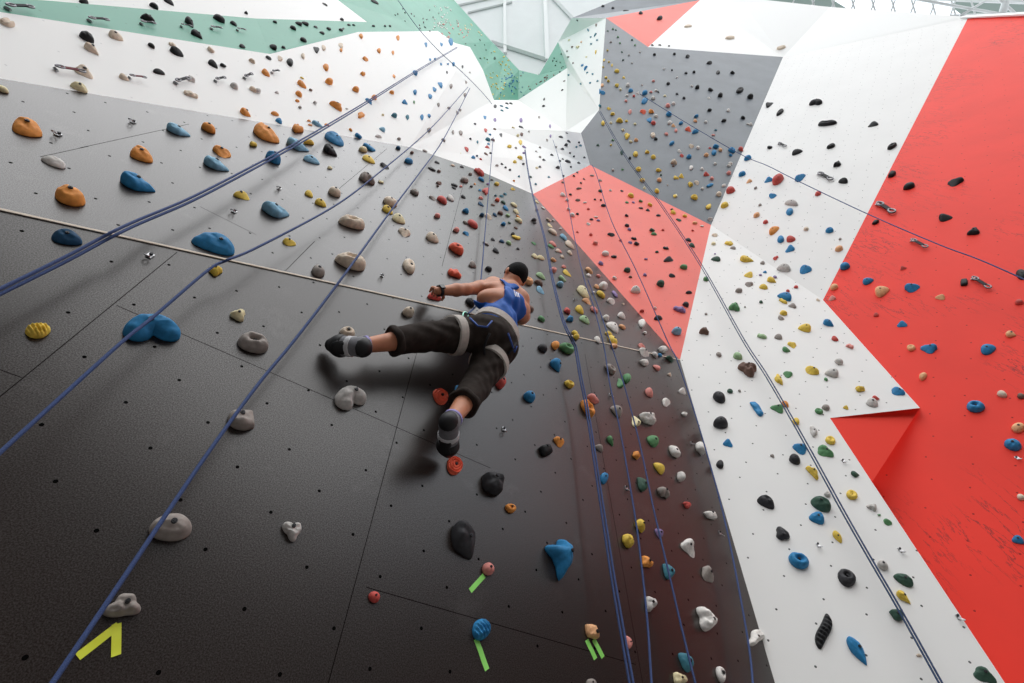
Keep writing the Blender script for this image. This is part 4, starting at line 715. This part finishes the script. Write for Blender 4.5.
def hold_geo(kind, L, Wd, H, rnd, big):
    """one hold: X along its length, Y across, Z out of the wall"""
    nA, nR = (64 if kind in ('boot', 'shell') else 44, 34 if kind == 'disc' else 26 if kind in ('boot', 'shell') else 13) if big else (18, 6)
    ph = [rnd.uniform(0, 6.28) for _ in range(6)]; amp = rnd.uniform(.03, .07)
    def out(a):
        c, s = math.cos(a), math.sin(a); k = 1 + amp * math.sin(2 * a + ph[0]) + amp * .7 * math.sin(3 * a + ph[1])
        if kind == 'drop': k *= 1; return c * k * (1 if c > 0 else 1), s * k * (.98 - .62 * max(0, c) ** 1.0 if c > 0 else 1.0)
        if kind == 'wedge': k *= 1 + .16 * math.cos(3 * a + ph[2])
        if kind == 'lobes': k *= 1 + .22 * math.cos(3 * a + ph[2]) + .06 * math.cos(5 * a + ph[3])
        if kind == 'whale':
            w_ = lambda c0, wd: math.exp(-(((a - c0 + math.pi) % (2 * math.pi) - math.pi) / wd) ** 2)
            k = .56 + .52 * w_(0, .30) + .62 * w_(4.55, .30) + .36 * w_(3.25, .26) + .2 * w_(1.4, .6)
        if kind in ('block', 'slab'):
            m = max(abs(c), abs(s)); k *= .80 / m ** .72 if kind == 'block' else .88 / m ** .55
        if kind == 'arch': k *= 1 - .78 * math.exp(-((a - 4.95) / .44) ** 2)
        if kind == 'boot': return c * k, s * k * (.92 + .25 * c * c)
        return c * k, s * k
    e1, e2 = dict(block=(.45, .8), slab=(.5, .8), disc=(.55, .8), crimp=(.8, .9), ring=(.6, .9), wedge=(.75, 1.0)).get(kind, (.72, .95))
    V, F = [], []
    for j in range(nR):
        t = j / nR * math.pi / 2; rr = math.cos(t) ** e1; zz = math.sin(t) ** e2
        for i in range(nA):
            a = 2 * math.pi * i / nA; x, y = out(a); x *= rr; y *= rr; z = zz
            V.append([x, y, z])
    V.append([0, 0, 1.0])
    for v in V:
        x, y, z = v
        if kind in ('bean', 'crimp'): y2 = y + .22 * (.5 - x * x) * (1 if kind == 'bean' else .5); z *= .72 + .28 * y + (.18 * (1 - x * x)); y = y2 + .22 * z; 
        elif kind == 'wedge': z *= .55 + .5 * y; y += .15 * z
        elif kind == 'drop': z *= .85 - .45 * x; x -= .12 * z
        elif kind == 'pocket': z -= .85 * math.exp(-(((x + .08) / .30) ** 2 + ((y - .06) / .26) ** 2)) * min(1, z * 1.6)
        elif kind == 'ring': z -= .80 * math.exp(-((x / .36) ** 2 + ((y - .05) / .36) ** 2)) * min(1, z * 1.6)
        elif kind == 'shell': z *= 1 + .14 * math.sin(x * 19); 
        elif kind == 'disc': q = math.hypot(x, y); z = z * .8 + .17 * math.sin(q * 23) * min(1, z * 3) - .28 * math.exp(-(q / .16) ** 2)
        elif kind == 'arch': z *= 1.0 - .55 * math.exp(-((x / .35) ** 2)) * (y < .15) * min(1, (.15 - y) * 2); y += .1 * z
        elif kind == 'boot': y += .45 * x * x * x - .35 * x * (1 - x * x) * .6; z *= 1 + .2 * math.sin(x * 26)
        elif kind == 'whale': z *= 1.15 - .55 * min(1, math.hypot(x, y))
        elif kind == 'slab': z *= .75 + .25 * math.sin(x * 7 + ph[4]) * .6
        elif kind == 'block': z *= .86 + .14 * y + .1 * x
        else: x -= .04 * z; y += .14 * z
        if big or kind == 'lobes':
            nz = noise.noise(Vector((x * 2.3 + ph[4], y * 2.3 + ph[5], z * 2))) ; z *= 1 + .16 * nz * (2.0 if kind == 'lobes' else 1)
            z += .03 * noise.noise(Vector((x * 7 + ph[5], y * 7, z * 7 + ph[3]))) * min(1, z * 4)
        v[0], v[1], v[2] = x * L / 2, y * Wd / 2, max(0, z) * H + .0015
    for j in range(nR - 1):
        for i in range(nA): F.append((j * nA + i, j * nA + (i + 1) % nA, (j + 1) * nA + (i + 1) % nA, (j + 1) * nA + i))
    top = len(V) - 1
    for i in range(nA): F.append(((nR - 1) * nA + i, (nR - 1) * nA + (i + 1) % nA, top))
    F.append(tuple(reversed(range(nA))))
    return V, F
PAN = dict(A='lower dark wall', B='upper dark wall', C='upper white wall', S='high white corner', D='far white wall', E='green stripe', F='topmost white stripe', G='white column', H='grey side panel', I='slate grey panel', J='top grey panel', K='top coral panel', L='white overhang', P='coral panel', M='right white wall', Q='upper right white wall', N='red wall', O='red recess', R='ceiling')
holds = []
for ln_ in HOLDS.strip().splitlines():
    for tok in ln_.split('|'):
        f = tok.split(); u, v, l, m, a = map(float, f[:5]); col = f[5]
        if m > l: l, m, a = m, l, a + 90
        holds.append(dict(u=u, v=v, l=l, m=m, a=a, c=col, k=f[6] if len(f) > 6 else None))
R_ = random.Random(11)
for h in holds:
    if h['k'] is None:
        q = h['l'] / h['m']
        h['k'] = R_.choice(('crimp', 'bean', 'slab') if q > 1.75 else ('bean', 'drop', 'wedge', 'dome') if q > 1.2 else ('dome', 'dome', 'wedge', 'pocket', 'lobes'))
    hu, hv = min(max(h['u'], 1), 1023), min(max(h['v'], 1), 682)
    H_ = hit(h['u'], h['v'])
    h['pid'] = H_[2]['pid'] if H_ else None
holds = [h for h in holds if h['pid'] in PAN and h['pid'] != 'R']
def place(h):
    """wall point, axes and true size of a hold"""
    p, n, F = hit(h['u'], h['v'])
    def on(u, v):
        r = ray(u, v); return EYE + r * ((p - EYE).dot(n) / r.dot(n))
    a = math.radians(h['a']); c, s = math.cos(a), math.sin(a)
    ex = on(h['u'] + c * h['l'] / 2, h['v'] + s * h['l'] / 2) - on(h['u'] - c * h['l'] / 2, h['v'] - s * h['l'] / 2)
    ey = on(h['u'] + s * h['m'] / 2, h['v'] - c * h['m'] / 2) - on(h['u'] - s * h['m'] / 2, h['v'] + c * h['m'] / 2)
    X = ex.normalized(); Y = n.cross(X)
    if h['m'] / h['l'] > .8 and ey.length > ex.length: pass
    L_ = ex.length; W_ = abs(ey.dot(Y))
    if Y.dot(ey) < 0: X = -X; Y = -Y
    W_ = min(W_, L_ * 1.6); H_ = min(min(L_, W_) * dict(dome=.52, block=.5, disc=.28, crimp=.45, slab=.4, ring=.42, lobes=.5, wedge=.5).get(h['k'], .45), .16)
    # what stands out of the wall is seen as well: height and footprint share the seen length and width
    q0, q1 = pix(p), pix(p + n * .05); du, dv = (q1[0] - q0[0]) / .05, (q1[1] - q0[1]) / .05
    em, el = abs(du * s - dv * c), abs(du * c + dv * s)
    if em > 0: H_ = min(H_, .62 * h['m'] / em)
    W_ *= max(.42, 1 - .62 * em * H_ / h['m']); L_ *= max(.6, 1 - .5 * el * H_ / h['l'])
    k_ = .36; r = ray(h['u'], h['v'])
    base = EYE + r * (((p - EYE).dot(n) + H_ * k_) / r.dot(n)) - n * H_ * k_
    return base, X, Y, n, L_ * .97, W_, H_
for h in holds: h['area'] = h['l'] * h['m'] * (1.0 if 0 <= h['u'] < 1024 and 0 <= h['v'] < 683 else .5)
order = sorted(holds, key=lambda h: -h['area'])
single, rest = order[:300], order[300:]
# ---- a label for every hold that points to it alone
def size_word(h): return 'big' if h['l'] > 24 else 'small' if h['l'] < 8 else ''
def desc(h): return ' '.join(x for x in (size_word(h), HCOL[h['c']][0], KW[h['k']], 'hold') if x)
SPECIAL = {(435, 296.5): "red hold gripped by the climber's left hand", (455, 465): "grooved vermilion disc under the climber's standing foot", (441, 396): "grooved vermilion disc beside the climber's lower leg", (457.5, 389): "small blue hold half hidden behind the climber's shin",
           (348, 332): "beige round hold just above the climber's stretched-out shoe", (500.5, 381.5): "red rounded hold beside the climber's thigh", (482, 629): 'blue ribbed hold with a long green tape strip below it', (488.5, 569): 'pink rounded hold with one short green tape strip below it',
           (592, 631): 'peach block hold with two parallel green tape strips below it', (124, 606): 'grey knobbly hold above two crossing yellow tape strips', (172, 527): 'big grey rounded hold crossed by a blue rope, above the knobbly one', (563, 556): 'blue whale-tailed hold low on the dark wall',
           (824, 630.5): 'black ribbed boot-shaped hold low on the white wall', (858, 650.5): 'long blue teardrop hold beside the black ribbed boot-shaped one', (216, 270.5): 'yellow knobbly hold touched by a blue rope just under the pale strip', (757, 637): 'white knobbly hold on the corner edge where dark and white walls meet'}
ordn = ['', 'second ', 'third ', 'fourth ', 'fifth ', 'sixth ', 'seventh ', 'eighth ', 'ninth ', 'tenth ', 'eleventh ', 'twelfth ', 'thirteenth ', 'fourteenth ', 'fifteenth ', 'sixteenth ', 'seventeenth ', 'eighteenth ', 'nineteenth ', 'twentieth ']
def nearby(h):
    best = None
    for g in order:
        if g is h or g['c'] == h['c'] or g['area'] < .5 * h['area']: continue
        d = math.hypot(g['u'] - h['u'], g['v'] - h['v'])
        if best is None or d < best[0]: best = (d, g)
    g = best[1]; dx, dy = h['u'] - g['u'], h['v'] - g['v']
    rel = ('just right of' if dx > 0 else 'just left of') if abs(dx) > abs(dy) else ('just below' if dy > 0 else 'just above')
    return '%s a %s %s one' % (rel, HCOL[g['c']][0], KW[g['k']])
from collections import Counter
base_d = Counter((desc(h), h['pid']) for h in order)
rel_d = Counter((desc(h), h['pid'], nearby(h)) for h in order)
taken = set()
def label(h):
    key = (h['u'], h['v'])
    if key in SPECIAL: return SPECIAL[key]
    d = desc(h); w = PAN[h['pid']]
    if base_d[(d, h['pid'])] == 1 and h['l'] > 7: return '%s on the %s' % (d, w)
    same = [g for g in order if g['c'] == h['c'] and g['pid'] == h['pid']]
    cn = HCOL[h['c']][0]
    if len(same) > 2:
        for kf, nm in ((lambda g: g['u'], 'leftmost'), (lambda g: -g['u'], 'rightmost'), (lambda g: g['v'], 'highest'), (lambda g: -g['v'], 'lowest')):
            if min(same, key=kf) is h: return '%s on the %s, %s of its %s holds' % (d, w, nm, cn)
    if rel_d[(d, h['pid'], nearby(h))] == 1: return '%s on the %s, %s' % (d, w, nearby(h))
    i = sorted(same, key=lambda g: g['v']).index(h); j = sorted(same, key=lambda g: -g['v']).index(h)
    return '%s on the %s, %s%s of its %s holds' % (d, w, ordn[min(i, j, 19)], 'highest' if i <= j else 'lowest', cn)
for h in single:
    b, X, Y, n, L_, W_, H_ = place(h); big = h['l'] > 15
    V, F = hold_geo(h['k'], L_, W_, H_, R_, big)
    o = mesh_from('climbing_hold', V, F, HMAT[h['c']], None, True)
    mw = Matrix((X, Y, n)).transposed().to_4x4(); mw.translation = b; o.matrix_world = mw
    h['o'] = o
    lb = label(h)
    if lb in taken: lb = lb + ', ' + nearby(h).replace('just ', '')
    if len(lb.split()) > 16: lb = lb.replace('just ', '')
    if len(lb.split()) > 16: lb = lb.replace('small ', '', 1).replace('big ', '', 1)
    if len(lb.split()) > 16 and lb.endswith(' one'): lb = lb.rsplit(' ', 2)[0] + ' one'
    taken.add(lb)
    tag(o, lb, 'climbing hold', 'climbing holds on the ' + PAN[h['pid']])
    if h['l'] >= 11 and h['k'] not in ('slab', 'shell', 'boot', 'crimp'):     # the bolt that fixes it
        tp = max(V, key=lambda v: v[2] - 8 * (abs(v[0]) / L_) ** 2 * H_ - 8 * ((v[1] - .1 * W_) / W_) ** 2 * H_)
        cx, cy = (tp[0], tp[1]) if h['k'] not in ('pocket', 'ring', 'disc') else (.02 * L_, .1 * W_)
        cz = min((v for v in V), key=lambda v: (v[0] - cx) ** 2 + (v[1] - cy) ** 2 - (1e-6 if v[2] > 0 else 0))[2]
        bm = bmesh.new(); r = min(.008, W_ * .10)
        bmesh.ops.create_cone(bm, cap_ends=True, segments=12, radius1=r * 1.25, radius2=r, depth=.006, matrix=Matrix.Translation((cx, cy, cz + .001)))
        bmesh.ops.create_cone(bm, cap_ends=True, segments=6, radius1=r * .5, radius2=r * .45, depth=.004, matrix=Matrix.Translation((cx, cy, cz + .0045)))
        obj_bm('bolt', bm, M_bolt, o)
# ---- the many tiny holds far up, too small to tell apart
def free(b, X, Y, n, V):
    """the hold's points, made smaller or moved off the wall a touch until no edge of a neighbouring panel cuts it"""
    for k in (1, .75, .5, .3):
        Q = [b + X * v[0] * k + Y * v[1] * k + n * (v[2] * k + .002) for v in V]
        if all(WALL.find_nearest(p)[3] is not None and (p - WALL.find_nearest(p)[0]).dot(n) > .0008 for p in Q[:len(Q):2]): return Q
    return None
VV, FF, MM = [], [], []; cols = list(HCOL)
for h in rest:
    b, X, Y, n, L_, W_, H_ = place(h)
    V, F = hold_geo(h['k'], L_, W_, H_, R_, False); k0 = len(VV)
    Q_ = free(b, X, Y, n, V)
    if Q_ is None: continue
    VV += Q_; FF += [tuple(k0 + i for i in f) for f in F]; MM += [cols.index(h['c'])] * len(F)
# specks of colour under the green roof
for i in range(230):
    c = R_.choice(((446, 18, 14, 14, 'w'), (440, 24, 8, 8, 'w'), (472, 28, 14, 8, 'cr'), (497, 84, 8, 16, 'y'), (499, 62, 12, 12, 'y'), (508, 84, 10, 10, 'b'), (514, 84, 10, 12, 't'), (480, 50, 16, 12, 'dg'), (412, 20, 22, 12, 'k'), (535, 82, 20, 8, 'br'), (455, 30, 14, 8, 'co'), (555, 60, 10, 16, 'dg'), (500, 78, 18, 20, 'ln')))
    u, v = c[0] + R_.uniform(-1, 1) * c[2], c[1] + R_.uniform(-1, 1) * c[3]; H2 = hit(u, v)
    if not H2 or H2[2]['pid'] != 'E' or pix(H2[0])[2] > 17: continue
    h = dict(u=u, v=v, l=R_.uniform(1.2, 2.2), m=R_.uniform(1, 1.5), a=R_.uniform(0, 180), c=c[4], k='dome')
    b, X, Y, n, L_, W_, H_ = place(h); V, F = hold_geo('dome', L_, W_, H_, R_, False); k0 = len(VV)
    Q_ = free(b, X, Y, n, V)
    if Q_ is None: continue
    VV += Q_; FF += [tuple(k0 + i for i in f) for f in F]; MM += [cols.index(c[4])] * len(F)
far = mesh_from('tiny_climbing_holds', VV, FF, None, None, True)
for c in cols: far.data.materials.append(HMAT[c])
far.data.polygons.foreach_set('material_index', MM)
tag(far, 'scattering of tiny many-coloured holds high and far on the walls', 'climbing holds', None, 'stuff')
# ---------------------------------------------------------------- ropes
M_rope = plain('blue climbing rope', srgb(68, 86, 132), .75, .3, vary=.35, nscale=420, bump=.4, bd=.002)
M_rope2 = plain('dark blue climbing rope', srgb(56, 76, 112), .75, .3, vary=.35, nscale=420, bump=.4, bd=.002)
def spline(pts, n=10):
    P_ = [pts[0]] + list(pts) + [pts[-1]]; out = []
    for i in range(1, len(P_) - 2):
        a, b, c, d = (Vector(x) for x in P_[i - 1:i + 3])
        for k in range(n):
            t = k / n; out.append(.5 * ((2 * b) + (c - a) * t + (2 * a - 5 * b + 4 * c - d) * t * t + (3 * b - a - 3 * c + d) * t ** 3))
    out.append(Vector(pts[-1])); return out
def rope_path(px, g0, g1):
    """a rope hanging in front of the wall; its gap from the wall grows from g0 at the top to g1 at the lower end"""
    s = spline([(a, b, 0) for a, b in px]); out = []; zs = []
    for i, q in enumerate(s):
        H2 = hit(min(max(q.x, -200), 1150), q.y)
        z = (H2[0] - EYE).length / ray(q.x, q.y).length
        t = i / (len(s) - 1); c = abs(H2[1].dot(ray(q.x, q.y).normalized()))
        zs.append(z - (g0 + (g1 - g0) * t) / max(c, .25) / ray(q.x, q.y).length)
    for _ in range(12):                                # a rope does not jump from panel to panel
        zs = [min(z, (zs[max(i - 1, 0)] + zs[min(i + 1, len(zs) - 1)]) / 2 + .004) for i, z in enumerate(zs)]
    return [EYE + ray(q.x, q.y) * z for q, z in zip(s, zs)]
def rope(px, g0, g1, lb, r=.0055, strands=None, mat=None):
    path = rope_path(px, g0, g1); bm = bmesh.new()
    if not strands: tube(bm, path, r, 7)
    else:                                              # two strands of one rope running side by side, joined at the top
        n = len(path); A_, B_ = [], []
        for i, p in enumerate(path):
            a, b = path[max(i - 1, 0)], path[min(i + 1, n - 1)]; t = (b - a).normalized(); sd = t.cross((p - EYE).normalized()).normalized()
            w = max(r * 1.05, (strands[0] + (strands[1] - strands[0]) * i / (n - 1)) / 2)
            A_.append(p + sd * w); B_.append(p - sd * w)
        tube(bm, list(reversed(A_)) + [path[0] - (path[1] - path[0]).normalized() * r] + B_, r, 7)
    o = obj_bm('climbing_rope', bm, mat or M_rope, None, True)
    return tag(o, lb, 'rope', 'ropes hanging down the climbing walls')
rope([(457, 47.5), (412, 74), (369, 101), (312, 135), (256, 166), (190, 200), (125, 228), (60, 262), (-40, 311)], .12, .10, 'doubled blue rope slanting from the high white corner to the far left edge', .0062, (.02, .0132))
rope([(468, 87), (429, 130), (381, 171), (333, 207), (256, 248), (225, 261), (207, 271), (152, 318), (122, 342), (60, 398), (-40, 489)], .12, .13, 'blue rope running past the big arched blue hold', .0062)
rope([(470, 88), (443, 140), (421, 171), (390, 212), (336, 286), (293, 342), (256, 387), (210, 450), (167, 513), (102, 610), (30, 716)], .12, .10, 'blue rope passing just left of the climber and over the grey round hold', .0068)
rope([(395, -4), (418, 28), (440, 52), (462, 72), (480, 90), (492, 104)], .3, .1, 'dark thin rope crossing the green stripe to the high white corner', .008, None, M_rope2)
rope([(525, 150), (528, 171), (533, 196), (544.5, 238), (553, 281), (563, 320), (573, 342), (576, 350), (581, 379), (588, 415), (603, 513), (615, 590), (638, 720)], .14, .09, 'thick doubled blue rope hanging nearest to the right of the climber', .0062, (.014, .016))
rope([(553, 140), (562, 172), (575, 240), (585, 282), (594, 308), (604, 347), (610, 385), (620, 430), (634.5, 513), (642, 570), (648, 630), (654, 725)], .14, .09, 'single blue rope between the doubled one and the teal hold', .0058)
rope([(588, 280), (600, 312), (613, 350), (625, 388), (640, 445), (654.5, 513), (670, 578), (684.5, 640), (706, 725)], .09, .09, 'blue rope running across the two teal bean-shaped holds', .0058)
rope([(592, 165), (597, 176), (612, 222), (637, 272), (668, 342), (678, 363), (700, 430), (723, 513), (740, 595), (751, 663), (755, 725)], .14, .07, 'blue rope falling across the coral panel and along the corner edge', .0062)
rope([(600, 112), (628, 160), (662, 206), (703, 268.5), (744.5, 342), (768, 378), (806, 444), (844, 513), (872, 562), (903, 615.5), (960, 718)], .18, .10, 'doubled blue rope running down the middle of the right white wall', .0058, (.03, .014), M_rope2)
rope([(640, 94), (690, 125), (742, 155), (768, 166), (800, 182), (870, 215), (940, 245), (985, 262), (1060, 296), (1148, 340)], .18, .3, 'blue rope sagging from the slate grey panel across the red wall', .007)
# the climber's own rope, from the corner high above down to the knot on the harness
top = hit(492, 140); pts = [top[0] + top[1] * .06]
kn = CL['kn'] + Vector((.01, -.02, .01)); pts += [pts[0].lerp(W(482, 268, .07, 'B'), .5), W(482, 268, .07, 'B'), W(480, 288, .08, 'B'), W(478, 303, .13, 'B')]
bm = bmesh.new(); tube(bm, spline(pts + [kn], 6), .0055, 7)
tag(obj_bm('climbing_rope', bm, M_rope, None, True), "thin blue rope running up from the climber's harness", 'rope', 'ropes hanging down the climbing walls')

# ---------------------------------------------------------------- route tape
M_ty = plain('fluorescent yellow tape', srgb(226, 232, 62), .5); M_tg = plain('fluorescent green tape', srgb(150, 232, 110), .5)
def tape(u0, v0, u1, v1, w, mat, lb, lift=.0015):
    p0, n, F = hit(u0, v0); p1 = hit(u1, v1)[0]; d = (p1 - p0).normalized(); L_ = (p1 - p0).length
    # the tape's width as it is seen across its run
    du, dv = u1 - u0, v1 - v0; q = math.hypot(du, dv); a = hit((u0 + u1) / 2 - dv / q * w / 2, (v0 + v1) / 2 + du / q * w / 2)[0]; b = hit((u0 + u1) / 2 + dv / q * w / 2, (v0 + v1) / 2 - du / q * w / 2)[0]
    sd = n.cross(d); W_ = abs((b - a).dot(sd)); bm = bmesh.new(); rows = []; rr = random.Random(int(u0))
    for i in range(9):
        t = i / 8; c = p0.lerp(p1, t) + n * (lift + .0006 * math.sin(t * 9 + u0)); j = rr.uniform(-.04, .04) * (i in (0, 8))
        rows.append([bm.verts.new(c + sd * W_ * s_ + d * j * W_ * s_ * 2 + n * dz) for s_, dz in ((-.5, 0), (.5, 0), (.5, -.0006), (-.5, -.0006))])
    for A_, B_ in zip(rows, rows[1:]):
        for k in range(4): bm.faces.new((A_[k], B_[k], B_[(k + 1) % 4], A_[(k + 1) % 4]))
    bm.faces.new(rows[0]); bm.faces.new(list(reversed(rows[-1])))
    tag(obj_bm('tape_strip', bm, mat), lb, 'tape', 'route tape strips on the lower dark wall')
tape(77.5, 657, 119, 625, 8, M_ty, 'slanting yellow tape strip below the grey knobbly hold')
tape(116.5, 624, 116, 656, 10, M_ty, 'upright yellow tape strip below the grey knobbly hold', .003)
tape(484, 575.5, 470, 591, 5, M_tg, 'short green tape strip below the pink rounded hold')
tape(476, 639, 487, 670, 5, M_tg, 'long green tape strip hanging below the blue ribbed hold')
tape(586.5, 640, 595.5, 659, 4, M_tg, 'left one of two parallel green tape strips below the peach block')
tape(593.5, 639.5, 603, 657.5, 4, M_tg, 'right one of two parallel green tape strips below the peach block')

# ---------------------------------------------------------------- bolt hangers and quickdraws
M_steel = plain('bright steel', srgb(190, 190, 192), .35, metal=.85); M_alu = plain('worn aluminium', srgb(120, 120, 124), .4, metal=.5); M_sling = plain('black quickdraw sling', srgb(34, 34, 38), .8); M_sling2 = plain('dark red quickdraw sling', srgb(120, 60, 66), .8)
def hanger(u, v, lb, s_=.85):
    p, n, F = hit(u, v); up = Vector((0, 0, 1)); y = (up - n * up.dot(n)).normalized(); x = y.cross(n)
    bm = bmesh.new(); c = p + n * .0045
    beam(bm, c - y * .018 * s_, c + y * .016 * s_, .026 * s_, .005, n)
    e = c - y * .018 * s_
    ring = [e - y * .012 * s_ + n * .016 + (x * math.cos(a) + (n * .7 - y * .7) * math.sin(a)) * .013 * s_ for a in [2 * math.pi * k / 14 for k in range(15)]]
    tube(bm, ring, .0035 * s_, 6, False)
    o = obj_bm('bolt_hanger', bm, M_steel); tag(o, lb, 'bolt hanger', 'steel bolt hangers')
    b = bmesh.new(); bmesh.ops.create_cone(b, cap_ends=True, segments=6, radius1=.009 * s_, radius2=.008 * s_, depth=.010)
    bmesh.ops.transform(b, matrix=Matrix.Translation(c + y * .006 + n * .007) @ n.to_track_quat('Z', 'Y').to_matrix().to_4x4(), verts=b.verts); obj_bm('bolt', b, M_bolt, o)
for u, v, lb in ((58, 135, 'steel bolt hanger just right of the leftmost big orange hold'), (133, 122.5, 'steel bolt hanger near the top edge of the upper dark wall'), (150, 256, 'steel bolt hanger just below the pale strip, above the arched blue hold'),
                 (234, 212, 'steel bolt hanger below a yellow wedge hold on the upper dark wall'), (382, 276, 'steel bolt hanger between a beige pocketed hold and the pale strip'), (279, 189, 'steel bolt hanger above the light blue teardrop hold'),
                 (503.5, 429.5, "steel bolt hanger right of the climber's lower shoe"), (610, 395, 'steel bolt hanger between two ropes beside the peach-orange ring hold'), (626, 488, 'steel bolt hanger left of the dark green bean-shaped hold'), (691.5, 443, 'steel bolt hanger beside a white block at the corner edge'),
                 (719.5, 533, 'steel bolt hanger low beside the corner edge of the white wall'), (818, 545, 'steel bolt hanger above the blue ring hold on white'), (900, 550, 'steel bolt hanger at the edge of the white wall above dark green hold'), (843, 461, 'steel bolt hanger left of the dark green hold on white'),
                 (1017, 458, 'steel bolt hanger below a blue hold at the red wall'), (574, 300, 'tiny steel bolt hanger beside the thick doubled rope'), (958, 617, 'steel bolt hanger on the diagonal edge between white and red')):
    hanger(u, v, lb)
def quickdraw(u0, v0, u1, v1, lb, sm=None):
    p0, n, F = hit(u0, v0); p1 = hit(u1, v1)[0]; d = (p1 - p0).normalized(); L_ = (p1 - p0).length; k = L_ / .17; w = n.cross(d)
    r = empty('quickdraw', p0); tag(r, lb, 'quickdraw', 'quickdraws clipped to the walls')
    def rel(p): return p - p0
    bm = bmesh.new(); beam(bm, rel(p0 + n * .03 + d * L_ * .18), rel(p0 + n * .035 + d * L_ * .76), .020 * k, .007 * k, n); obj_bm('sling', bm, sm or M_sling, r)
    for t in (.13, .86):
        bm = bmesh.new(); c = rel(p0 + d * L_ * t + n * .032); q = [c + d * math.cos(a) * L_ * .15 + w * math.sin(a) * .013 * k * (1 + .25 * math.cos(a)) for a in [2 * math.pi * i / 16 for i in range(17)]]
        tube(bm, q, .0055 * k, 6, False); obj_bm('carabiner', bm, M_alu, r, True)
    bm = bmesh.new(); beam(bm, rel(p0 - d * L_ * .02 + n * .003), rel(p0 + d * L_ * .06 + n * .012), .03 * k, .012, n); obj_bm('hanger_plate', bm, M_steel, r)
for a in ((7, 10, 33, 12, 'quickdraw on the green stripe nearest the far left edge'), (89, 22, 108, 24, 'second quickdraw from the left on the green stripe'), (141, 25, 155, 27, 'quickdraw on the green stripe below a black hold, third from the left'), (181, 27.5, 191, 29.5, 'fourth quickdraw from the left on the green stripe'), (211, 29.5, 221, 31, 'fifth quickdraw from the left on the green stripe'), (237, 31, 245, 32.5, 'rightmost quickdraw on the green stripe'),
          (55, 70.5, 84, 76, 'quickdraw beside the beige wedge hold on the upper white wall', 1), (129, 79, 145, 81.5, 'quickdraw on the upper white wall, second from the left', 1), (175, 84, 188, 81.5, 'quickdraw on the upper white wall, third from the left'), (215, 82, 224, 80.5, 'quickdraw on the upper white wall, fourth from the left'), (244, 79, 251, 76.5, 'quickdraw on the upper white wall, fifth from the left'), (271.5, 73.5, 278, 73, 'rightmost quickdraw on the upper white wall'),
          (819, 174, 832, 181, 'dark quickdraw on the white wall beside a black hold'), (878, 204, 894, 214, 'quickdraw near the upper left edge of the red wall'), (912, 241, 927, 249, 'middle one of the three quickdraws on the red wall'), (973, 279, 990, 290, 'lowest of the three quickdraws on the red wall'), (779, 144, 786, 147.5, 'small quickdraw on the white wall beside the slate grey panel')):
    quickdraw(*a[:5], M_sling2 if len(a) > 5 else None)
# ---------------------------------------------------------------- camera, daylight
cam_d = bpy.data.cameras.new('camera'); cam = bpy.data.objects.new('camera', cam_d); COL.objects.link(cam)
cam_d.sensor_fit = 'HORIZONTAL'; cam_d.sensor_width = 36; cam_d.lens = 36 * FPX / 1024; cam_d.clip_start = .02; cam_d.clip_end = 200
right = c2w((1, 0, 0)); up = c2w((0, 1, 0)); back = -c2w((0, 0, 1))
mw = Matrix((right, up, back)).transposed().to_4x4(); mw.translation = EYE; cam.matrix_world = mw
SC.camera = cam
w = bpy.data.worlds.new('overcast daylight'); SC.world = w; w.use_nodes = True
nt = w.node_tree; bg = nt.nodes['Background']
tc = nt.nodes.new('ShaderNodeTexCoord'); sp = nt.nodes.new('ShaderNodeSeparateXYZ'); nt.links.new(tc.outputs['Generated'], sp.inputs[0])
rp = nt.nodes.new('ShaderNodeValToRGB'); nt.links.new(sp.outputs[2], rp.inputs[0])
el = rp.color_ramp.elements                      # an overcast sky, a third as bright at the horizon as overhead
el[0].position = 0; el[0].color = (.52, .54, .57, 1); el[1].position = 1; el[1].color = (.99, 1.06, 1.16, 1)
nt.links.new(rp.outputs[0], bg.inputs[0]); bg.inputs[1].default_value = SKY
sd = bpy.data.lights.new('sun', 'SUN'); sd.energy = SUN; sd.angle = math.radians(70); sd.color = (1, .95, .88)
so = bpy.data.objects.new('sun', sd); COL.objects.link(so)
so.rotation_euler = Vector(SUNDIR).to_track_quat('-Z', 'Y').to_euler(); so.location = (0, -4, 14)
SC.view_settings.view_transform = 'Standard'; SC.view_settings.look = 'None'; SC.view_settings.gamma = 1; SC.view_settings.use_curve_mapping = False
SC.view_settings.exposure = EXPO
